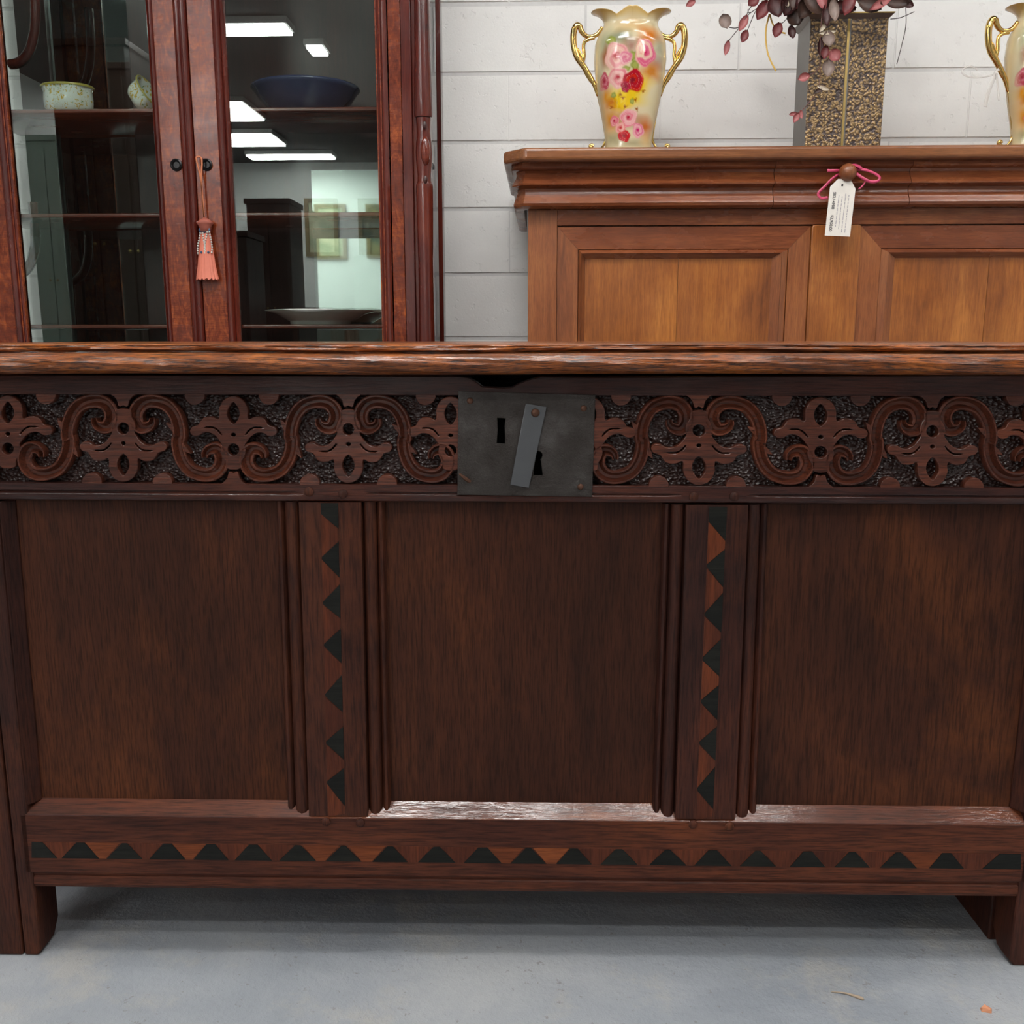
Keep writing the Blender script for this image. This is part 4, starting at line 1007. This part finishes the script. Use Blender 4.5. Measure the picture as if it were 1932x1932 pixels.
for k in range(95):
    px = rl.gauss(1575, 70); px = min(max(px, 1425), 1705); py = rl.uniform(-150, 16)-abs(px-1570)*0.1
    leaf(px, py, rl.choice((24, 32, 40, 48)), rl.choice((16, 20, 28)), rl.uniform(-110, 110), rl.choice(('dark', 'dark', 'brown', 'red', 'brown', 'pink', 'grey')), rl.uniform(-0.05, 0.1), 'leaf', rl.uniform(-50, 50), rl.uniform(-30, 30))
def stempx(pts, rad, mat, dY=0.0):
    P3 = cat_rom([tuple(at(p[0], p[1], Yp-0.02+dY)-org) for p in pts], 5)
    return MB().tube(P3, rad, 6).build('stem', mat, dried, smooth='all')
M['stem'] = plain('grey_brown_stem', sr(70, 62, 58), 0.6)
for pts in ([(1440, 0), (1425, 22), (1410, 58)], [(1450, 5), (1415, 25), (1395, 52), (1374, 78)], [(1398, 50), (1388, 53), (1376, 52)], [(1408, 33), (1412, 20), (1420, 10)], [(1420, 22), (1413, 24), (1411, 18)], [(1492, 25), (1480, 40), (1472, 46)], [(1709, 14), (1709, 50), (1700, 90), (1692, 121)], [(1725, 22), (1700, 33), (1680, 36)]):
    stempx(pts, 0.0011, M['stem'])
for pts in ([(1552, 20), (1548, 60), (1547, 110), (1545, 165), (1525, 195), (1510, 212)], [(1547, 128), (1535, 138), (1524, 142)], [(1545, 165), (1548, 168), (1555, 165)]):
    stempx(pts, 0.0012, leaf_mat('wine_stem', sr(88, 50, 46), sr(110, 66, 60)), -0.05)
gp = at(1447, 80, Yp-0.01)
grb = empty('gold_ribbon', tuple(gp), 'thin gold ribbon curling down from the dried leaves against the white wall', 'ribbon')
for pts in ([(1452, 26), (1446, 50), (1445, 75), (1450, 105), (1464, 134)], [(1452, 26), (1458, 45), (1468, 58), (1482, 63)]):
    mb = MB(); ribbon_px(pts, 0.0024, mb, Yp-0.01); mb.v = [(v[0]-gp.x, v[1]-gp.y, v[2]-gp.z) for v in mb.v]
    mb.build('ribbon_tail', M['gold_ribbon'], grb, smooth='all')

# ================================================================== the glazed mahogany cabinet
Yc = 1.72; YcB = 2.06
cab = empty('display_cabinet', (at(365, 600, Yc).x, Yc, 0), 'red mahogany display cabinet with two glazed doors standing against the wall', 'cabinet')
cabx = cab.location.x
def CX(px, py=320, y=Yc): return at(px, py, y).x-cabx
CZT, CZ0 = 2.25, 0.42
crx = CX(778); clx = -crx
def cbox(name, x0, x1, y0_, y1_, z0_, z1_, mat='mahog', parent=cab, bev=0.0015, smooth=False):
    return MB().box(min(x0, x1), max(x0, x1), y0_, y1_, z0_, z1_).build(name, M[mat], parent, bevel=bev)
cbox('base', clx-0.06, crx+0.07, -0.05, YcB-Yc, 0, CZ0, 'flame', bev=0.006)
cbox('crown', clx-0.07, crx+0.08, -0.06, YcB-Yc, CZT, CZT+0.12, 'mahog_x', bev=0.01)
xrp = CX(841, 320, YcB-0.02)
# corner stile of the case with veneer and column
def vprof(name, secs, z0_, z1_, mat, parent):
    """vertical moulding: secs = (x, y) outline open, closed behind"""
    return MB().loft([[(x, y, z0_) for x, y in secs], [(x, y, z1_) for x, y in secs]], True, True).build(name, M[mat], parent, smooth=True)
def door(s):
    """right door s=1, left door mirrored s=-1"""
    A = lambda px: (CX(px) if s > 0 else -CX(px))
    xi0, xi1 = CX(437), CX(713)           # glass opening
    xo1 = CX(735)
    mid0 = CX(369) if s > 0 else -CX(345)
    cm = CX(415) if s > 0 else -CX(306)
    if s < 0: xi0, xi1 = -CX(293), -CX(24)
    zb_, zt_ = CZ0+0.004, CZT-0.004
    root = MB()
    g = s*1.0
    def bx(x0, x1, y0_, y1_, za, zb2, mb): mb.box(min(g*x0, g*x1), max(g*x0, g*x1), y0_, y1_, za, zb2)
    bx(mid0+0.0008, cm, 0.0, 0.022, zb_, zt_, root); bx(xi1+0.0, xo1, 0.002, 0.022, zb_, zt_, root)
    bx(cm, xi1, 0.002, 0.022, zt_-0.09, zt_, root); bx(cm, xi1, 0.002, 0.022, zb_, zb_+0.07, root)
    d = root.build('door', M['flame'], cab, bevel=0.001)
    def mould(x0, x1, flip):
        pr = [(0.0, 0.012), (0.06, 0.004), (0.2, -0.001), (0.34, 0.002), (0.4, 0.005), (0.5, -0.004), (0.66, -0.008), (0.82, -0.006), (0.92, -0.002), (1.0, 0.0)]
        if flip: pr = [(1-t, y) for t, y in pr[::-1]]
        secs = [(g*(x0+(x1-x0)*t), y) for t, y in pr]+[(g*x1, 0.0215), (g*x0, 0.0215)]
        vprof('glazing_moulding', secs, zb_+0.02, zt_-0.02, 'mahog', d)
    mould(cm-0.0005, xi0, True)
    mould(xi1, min(xo1, xi1+0.033), False)
    MB().box(min(g*xi0, g*xi1)-0.004, max(g*xi0, g*xi1)+0.004, 0.0115, 0.0145, zb_+0.06, zt_-0.08).build('glass_pane', M['glass'], d)
    # keyhole escutcheon
    kx = CX(390 if s > 0 else 333, 311); kz = at(390, 311, Yc).z
    mb = MB(); mb.loft([[(kx+r_*math.cos(a), y, kz+r_*math.sin(a)) for a in np.linspace(0, 2*math.pi, 20, endpoint=False)] for r_, y in ((0.0165, 0.0), (0.0165, -0.004), (0.013, -0.006), (0.0095, -0.003), (0.0085, -0.0005))], True, True)
    mb.build('keyhole_escutcheon', M['black_metal'], d, smooth=True)
    return d
dr, dl = door(1), door(-1)
# meeting astragal on the left door
secs = [(CX(345), 0.0), (CX(346), -0.004), (CX(350), -0.008), (CX(353), -0.006), (CX(355), -0.003), (CX(357), -0.008), (CX(361), -0.012), (CX(365), -0.009), (CX(367), -0.003), (CX(368), 0.0), (CX(368), 0.01), (CX(345), 0.01)]
vprof('meeting_bead', secs, CZ0+0.01, CZT-0.01, 'mahog', dl)
for s in (-1, 1):
    g = s
    def bx(name, x0, x1, y0_, y1_, za, zb2, mat): return cbox(name, g*x0, g*x1, y0_, y1_, za, zb2, mat)
    bx('veneered_stile', CX(737), CX(760), 0.001, 0.03, CZ0, CZT, 'flame')
    bx('case_stile', CX(761), CX(779), -0.002, 0.05, CZ0, CZT, 'mahog')
    bx('front_post', CX(779), CX(812), 0.012, 0.05, CZ0, CZT, 'mahog')
    bx('rear_post', xrp-0.022, xrp-0.008, YcB-Yc-0.055, YcB-Yc-0.001, CZ0, CZT, 'mahog')
    MB().box(min(g*(crx+0.012), g*(crx+0.0155)), max(g*(crx+0.012), g*(crx+0.0155)), 0.0505, YcB-Yc-0.056, CZ0+0.001, CZT-0.001).build('side_glass', M['glass'], cab)
    # turned split column
    colx = g*CX(800)
    zz = lambda py: at(800, py, Yc).z
    w_ = lambda px: px*(CX(800)-CX(790))/10.0
    up_ = [(w_(14), zz(-160)), (w_(13.5), zz(0)), (w_(14.5), zz(100)), (w_(16.5), zz(180)), (w_(16.8), zz(218)), (w_(16.0), zz(221))]
    lo_ = [(w_(15.5), zz(347)), (w_(16), zz(352)), (w_(15.5), zz(420)), (w_(14), zz(500)), (w_(14.5), zz(600)), (w_(15.5), zz(680)), (w_(16), zz(740))]
    mid_ = [(w_(14.0), zz(222)), (w_(13.0), zz(235)), (w_(12.5), zz(250)), (w_(14.5), zz(270)), (w_(15.5), zz(288)), (w_(14.5), zz(310)), (w_(12.5), zz(330)), (w_(13.0), zz(342)), (w_(14.5), zz(347))]
    cmb = MB()
    for prf in (up_[::-1], mid_[::-1], lo_[::-1]):
        sg = 8 if prf is not mid_ else 16
        rings = []
        for r_, z in prf:
            rings.append([(colx+r_*math.cos(a), 0.004-r_*0.8*math.sin(a), z) for a in (0, R(30), R(62), R(90), R(118), R(150), math.pi)])
        cmb.loft(rings, True, True)
    col_ = cmb.build('turned_column', M['mahog'], cab, smooth=True)
    bz = (zz(258)+zz(314))/2; bh = (zz(258)-zz(314))/2
    MB().ball((colx+g*0.006, -0.010, bz), 0.0135, 0.012, bh, 16, 12).build('oval_boss', M['mahog_x'], col_, smooth=True)
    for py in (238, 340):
        MB().ball((colx+g*0.005, -0.0135, zz(py)), 0.006, 0.004, 0.011, 12, 8).build('dark_recess_bead', M['mahog_dark'], col_, smooth=True)  # raised bead, its dark wood stands in for shade in a carved hollow
# side bracket rails seen through the right side
s0, s1 = at(806, 288, Yc+0.05), at(843, 350, YcB-0.03)
for g in (-1, 1):
    xr_ = crx+0.016
    MB().hexa([(g*(xr_), 0.06, s0.z-0.004), (g*(xr_+0.012), 0.06, s0.z-0.004), (g*(xr_+0.012), 0.30, s0.z-0.004), (g*xr_, 0.30, s0.z-0.004)], [(g*(xr_), 0.06, s0.z+0.008), (g*(xr_+0.012), 0.06, s0.z+0.008), (g*(xr_+0.012), 0.30, s0.z+0.008), (g*xr_, 0.30, s0.z+0.008)]).build('side_rail', M['steel'], cab)
# back: dark framing and mirror panes
yb_ = YcB-Yc
cbox('back_board', CX(60, 320, YcB), crx, yb_-0.008, yb_-0.0005, CZ0, CZT, 'mahog_dark', bev=0)
mx0, mx1 = CX(116, 320, YcB-0.01), CX(716, 320, YcB-0.01)
YM = YcB-0.0125
cbox('mirror', mx0, CX(262, 320, YcB), yb_-0.012, yb_-0.0085, CZ0+0.05, CZT-0.05, 'mirror', bev=0)
cbox('mirror', CX(592, 420, YcB), mx1, yb_-0.012, yb_-0.0085, CZ0+0.05, at(650, 322, YcB).z, 'mirror', bev=0)
cbox('back_stile', CX(62, 320, YcB), mx0-0.001, yb_-0.03, yb_-0.0085, CZ0, CZT, 'mahog_dark')
cbox('back_stile', CX(336, 320, YcB), CX(399, 320, YcB), yb_-0.03, yb_-0.0085, CZ0, CZT, 'mahog_dark')
# shelves with rounded front edge
shelf_z = []
for py in (207, 405, 616):
    zc_ = at(560, py, Yc+0.03).z; shelf_z.append(zc_)
    pr = [(0.027, zc_-0.006), (0.0245, zc_-0.004), (0.024, zc_), (0.0245, zc_+0.004), (0.027, zc_+0.006), (yb_-0.031, zc_+0.006), (yb_-0.031, zc_-0.006)]
    MB().prism_yz(pr, clx+0.014, crx+0.0115).build('shelf', M['mahog_x'], cab, smooth=True)
# curved brackets of the open side shelves at the far left
for py0, py1 in ((-60, 122), (382, 522)):
    pts = [at(p[0], py0+(py1-py0)*p[1], Yc+0.16) for p in ((62, 0.0), (66, 0.3), (66, 0.6), (56, 0.85), (38, 0.97), (18, 1.0))]
    P3 = cat_rom([(p.x-cabx, p.y-Yc, p.z) for p in pts], 6)
    MB().tube(P3, 0.014, 10).build('curved_bracket', M['mahog'], cab, smooth='all')

# china on the shelves
def on_shelf(px, k, dy): v = at(px, (207, 405, 616)[k], Yc+0.03); return (at(px, (201, 399, 610)[k], Yc+0.03+dy).x, Yc+0.03+dy, shelf_z[k]+0.0062)
p = on_shelf(578, 0, 0.15); q_ = (at(677, 178, p[1]).x-at(475, 178, p[1]).x)/2
bh_ = at(577, 170, p[1]).z-shelf_z[0]
bl = MB().lathe([(q_*0.45, 0.0), (q_*0.5, 0.004), (q_*0.66, bh_*0.25), (q_*0.86, bh_*0.6), (q_*0.95, bh_*0.85), (q_, bh_*0.93), (q_*0.99, bh_), (q_*0.94, bh_*0.97), (q_*0.82, bh_*0.62), (q_*0.5, bh_*0.2), (0.001, bh_*0.15)], (0, 0, 0), 48, 1, 0.9).build('bowl', M['blue'], None, smooth='all')
bl.location = p; tag(bl, 'wide navy blue glazed bowl on the upper shelf of the glass cabinet', 'bowl')
p = on_shelf(606, 2, 0.13); q_ = (at(708, 590, p[1]).x-at(503, 590, p[1]).x)/2; ph = at(600, 588, p[1]).z-shelf_z[2]-0.003
pt = MB().lathe([(q_*0.52, 0.0), (q_*0.55, 0.001), (q_*0.56, ph*0.25), (q_*0.6, ph*0.3), (q_*0.8, ph*0.75), (q_*0.97, ph*0.93), (q_, ph), (q_*0.97, ph*1.02), (q_*0.7, ph*0.7), (0.001, ph*0.5)], (0, 0, 0), 56).build('plate', M['china'], None, smooth='all')
pt.location = p; tag(pt, 'wide white china dish on the lowest visible cabinet shelf behind the right door', 'plate')
def cup_mat():
    n = NT('gilded_china'); v = n.coord((1, 1, 1)); f = n.ramp(n.noise(v, 70, 3, 0.5, 1.5), [(0.56, 0.0), (0.62, 1.0)])
    f2 = n.ramp(n.noise(v, 90, 2), [(0.66, 0.0), (0.7, 1.0)])
    return n.fin(n.mix(f2, n.mix(f, sr(226, 228, 218), sr(206, 170, 70)), sr(120, 150, 84)), 0.15, None, Coat_Weight=0.4)
M['cup'] = cup_mat()
M['cuprim'] = plain('gilt_green_rim', sr(176, 160, 74), 0.3)
def cup(px, w_px, label, tilt):
    p = on_shelf(px, 0, 0.07); sc_ = (at(px+w_px/2, 190, p[1]).x-at(px-w_px/2, 190, p[1]).x)/2
    hh = at(px, 160, p[1]).z-shelf_z[0]-0.012 if not tilt else sc_*1.0
    t = empty('china_bowl', p, label, 'bowl')
    rings = []
    for r_, z in ((0.72, 0.0), (0.8, 0.03), (0.94, 0.25), (0.97, 0.5), (0.95, 0.8), (1.0, 0.94), (1.01, 1.0), (0.96, 0.99), (0.9, 0.6), (0.7, 0.15), (0.01, 0.1)):
        rings.append([(sc_*r_*(1+0.03*math.cos(6*a))*math.cos(a), sc_*0.8*r_*(1+0.03*math.cos(6*a))*math.sin(a), hh*z) for a in np.linspace(0, 2*math.pi, 48, endpoint=False)])
    MB().loft(rings, True, True).build('body', M['cup'], t, smooth='all')
    MB().loft([[(sc_*r_*math.cos(a), sc_*0.8*r_*math.sin(a), hh*z) for a in np.linspace(0, 2*math.pi, 48, endpoint=False)] for r_, z in ((1.035, 0.93), (1.045, 0.99), (1.0, 1.02), (0.965, 0.995))], True, False).build('gilt_rim', M['cuprim'], t, smooth='all')
    if tilt:
        t.rotation_euler = (0, R(58), R(-14)); t.location = (p[0]-0.012, p[1], p[2]+sc_*0.66)
    return t
cup(130, 92, 'shallow white china bowl with gold rim standing on the upper shelf behind the left door', False)
cup(268, 66, 'white china bowl lying on its side on the upper shelf behind the left door', True)

# key tassel
Yk = Yc-0.016
tk = at(384, 412, Yk)
tas = empty('key_tassel', tuple(tk), 'salmon pink silk tassel with bead cap hanging from the cabinet key', 'tassel')
def TK(px, py, dy=0.0): v = at(px, py, Yk+dy); return (v.x-tk.x, v.y-tk.y, v.z-tk.z)
ts = at(385, 420, Yk).x-at(384, 420, Yk).x
MB().tube(cat_rom([TK(385, 412), TK(382, 370), TK(379, 340), TK(371, 303), TK(371, 297, 0.0), TK(377, 296), TK(381, 304), TK(380, 335), TK(382, 375), TK(385, 410)], 5), ts*1.7, 7).build('cord', M['cord'], tas, smooth='all')
kz_ = TK(385, 412)
MB().lathe([(ts*3, ts*1), (ts*10, ts*-3), (ts*16, ts*-8), (ts*13.5, ts*-11), (ts*11, ts*-16), (ts*9.5, ts*-24), (ts*1, ts*-25)], (kz_[0]+ts*1.5, 0, 0), 20).build('bead_cap', plain('rust_thread', sr(170, 92, 76), 0.6), tas, smooth='all')
rings = []
for k, (w_, py) in enumerate(((8.5, 432), (10.5, 445), (12, 465), (14, 480), (16, 500), (19, 518), (21, 527))):
    c_ = TK(386.5+k*0.9, py); rings.append([(c_[0]+ts*w_*(1+0.05*math.sin(i*1.3*3))*math.cos(2*math.pi*i/44), c_[1]+ts*w_*0.55*(1+0.09*(i % 2))*math.sin(2*math.pi*i/44), c_[2]+(ts*2*math.sin(i*2.1) if k == 6 else 0)) for i in range(44)])
MB().loft(rings, True, True).build('skirt', M['salmon'], tas, smooth=True)
mb1, mb2 = MB(), MB()
for j, x0_ in enumerate((376, 389)):
    for k in range(9):
        a = math.pi*k/8
        for s in (-1, 1):
            x = x0_+4+s*(8-2*math.cos(a))*math.sin(a*0.5+0.5)*0.75; y = 440+38*k/8-(2 if j else 0)
            c_ = TK(x, y, -0.010); mb1.ball(c_, ts*1.8, ts*1.8, ts*2.0, 7, 5)
    c_ = TK(x0_+4, 476, -0.011); mb2.ball(c_, ts*2.4, ts*2.2, ts*2.4, 7, 5)
for k in range(7): mb2.ball(TK(377+k*2.9, 437-abs(k-3), -0.007), ts*2.4, ts*2, ts*4.0, 7, 5)
for k in range(9): mb1.ball(TK(372+k*3.2, 417+0.35*(k-4)**2*0.3, -0.010+0.0006*(k-4)**2), ts*1.2, ts*1.2, ts*1.4, 6, 4)
mb1.build('pale_beads', M['bead'], tas, smooth='all')['kind'] = 'stuff'
mb2.build('blue_beads', M['bead_blue'], tas, smooth='all')['kind'] = 'stuff'

# ================================================================== litter on the floor
def fl(px, py): d = ray(px, py); t = -CAM.z/d.z; return CAM+d*t
a, m_, b_ = fl(1568, 1873), fl(1608, 1880), fl(1630, 1888)
sv = MB().tube(cat_rom([(0, 0, 0.0008), tuple((m_-a)*0.6+Vector((0, 0.001, 0.0015))), tuple((m_-a)+Vector((0, 0, 0.001))), tuple((b_-a)+Vector((0, 0, 0.0012)))], 5), [0.0005, 0.0006, 0.0007, 0.0008, 0.001, 0.001, 0.0012, 0.0013, 0.0015, 0.0016, 0.0018, 0.002, 0.0022, 0.0024, 0.0024, 0.001], 6, 0.5).build('straw_wisp', plain('dry_straw', sr(172, 152, 130), 0.7), None, smooth='all')
sv.location = (a.x, a.y, 0.0004); tag(sv, 'dry straw coloured wisp lying on the grey floor in front of the chest', 'wisp')
c_ = fl(1860, 1906)
cb = MB()
cb.hexa([(-0.006, -0.003, 0), (0.004, -0.005, 0), (0.007, 0.001, 0), (0.0, 0.005, 0), (-0.005, 0.003, 0)], [(-0.005, -0.002, 0.003), (0.003, -0.004, 0.004), (0.006, 0.001, 0.002), (0.0, 0.004, 0.004), (-0.004, 0.002, 0.002)])
cb = cb.build('orange_chip', plain('orange_flake', sr(206, 140, 104), 0.6), None)
cb.location = (c_.x, c_.y, 0.0002); tag(cb, 'tiny orange flake on the floor near the right corner of the picture', 'chip')

# ================================================================== the shop behind, seen in the cabinet's mirror
def mir(px, py, D):
    """place whose mirror image appears at px,py when it stands D metres beyond the camera side"""
    v = at(px, py, 2*YM-D); return Vector((v.x, D, v.z))
def shop_box(name, px0, px1, pyt, D, depth, mat, label, cat):
    a = mir(px0, 640, D); b = mir(px1, 640, D); h = mir((px0+px1)/2, pyt, D).z
    t = empty(name, ((a.x+b.x)/2, D-depth/2, 0), label, cat); w_ = abs(b.x-a.x)/2
    MB().box(-w_, w_, -depth/2, depth/2, 0.08, h).build('body', mat, t, bevel=0.006)
    MB().box(-w_-0.02, w_+0.02, -depth/2, depth/2+0.02, h, h+0.05).build('cornice', mat, t, bevel=0.006)
    MB().box(-w_-0.01, w_+0.01, -depth/2, depth/2+0.01, 0.0, 0.08).build('plinth', mat, t)
    for s in (-1, 1):
        MB().box(min(s*0.004, s*(w_-0.03)), max(s*0.004, s*(w_-0.03)), depth/2, depth/2+0.016, 0.14, h-0.06).build('door', mat, t, bevel=0.004)
        MB().ball((s*0.035, depth/2+0.026, h*0.5), 0.012).build('knob', M['goldtrim'], t, smooth='all')
    return t
shop_box('wardrobe', 205, 330, 130, -3.0, 0.55, M['brown'], 'very dark tall wardrobe mirrored behind the left cabinet door', 'wardrobe')
shop_box('cupboard', 445, 512, 460, -3.9, 0.5, M['mahog_dark'], 'low dark red cupboard mirrored at the left of the right cabinet door', 'cupboard')
shop_box('bookcase', 510, 584, 400, -5.2, 0.5, M['brown'], 'dark brown bookcase mirrored in the middle of the right cabinet door', 'bookcase')
shop_box('painted_cupboard', 140, 205, 290, -4.6, 0.45, plain('flaking_mint_paint', sr(196, 214, 200), 0.6), 'pale mint painted cupboard mirrored behind the left cabinet door', 'cupboard')
shop_box('chest_of_drawers', 600, 720, 592, -6.3, 0.5, M['brown2'], 'brown chest of drawers mirrored low in the right cabinet door', 'drawers')
def chair(px, D, label, rz):
    a = mir(px, 640, D); t = empty('dining_chair', (a.x, D, 0.0), label, 'chair', rz)
    for s in (-1, 1):
        MB().tube([(s*0.2, -0.2, 0), (s*0.2, -0.2, 0.45)], 0.018, 8).build('leg', M['brown2'], t)
        MB().tube([(s*0.19, 0.2, 0), (s*0.19, 0.2, 0.45), (s*0.17, 0.25, 0.98)], 0.018, 8).build('leg', M['brown2'], t)
    MB().box(-0.22, 0.22, -0.22, 0.2, 0.45, 0.49).build('seat', M['brown'], t, bevel=0.01)
    MB().box(-0.17, 0.17, 0.225, 0.25, 0.86, 0.98).build('top_rail', M['brown2'], t, bevel=0.006)
    MB().box(-0.15, 0.15, 0.21, 0.225, 0.55, 0.86).build('back_pad', plain('grey_upholstery', sr(88, 84, 80), 0.8), t, bevel=0.01)
chair(640, -4.3, 'wooden dining chair with grey back pad mirrored above the white dish', R(10))
chair(706, -4.9, 'second wooden dining chair mirrored at the right end of the dish', R(-8))
def picture(px0, px1, py0, py1, label, c1, c2):
    D = Y0+0.03; a, b = mir(px0, py1, D), mir(px1, py0, D); x0_, x1_ = sorted((a.x, b.x)); w_, h = (x1_-x0_)/2, (b.z-a.z)/2
    t = empty('framed_picture', ((x0_+x1_)/2, Y0+0.001, (a.z+b.z)/2), label, 'picture')
    f = 0.06
    fr_ = MB()
    for (xa_, xb_, za, zb2) in ((-w_, w_, h-f, h), (-w_, w_, -h, -h+f), (-w_, -w_+f, -h+f, h-f), (w_-f, w_, -h+f, h-f)): fr_.box(xa_, xb_, 0, 0.04, za, zb2)
    fr_.build('frame', M['dull_frame'], t)
    n = NT('canvas'); n.fin(n.ramp(n.noise(n.coord((1, 1, 1)), 5, 5), [(0.35, c1), (0.65, c2)]), 0.7)
    MB().box(-w_+f-0.002, w_-f+0.002, 0, 0.02, -h+f-0.002, h-f+0.002).build('canvas', n.m, t)
picture(596, 652, 385, 490, 'gilt framed pale landscape on the far white wall, mirrored left of its neighbour', sr(150, 160, 130), sr(196, 190, 160))
picture(692, 760, 385, 487, 'gilt framed dark picture on the far white wall, mirrored beside the door edge', sr(60, 80, 70), sr(130, 120, 80))
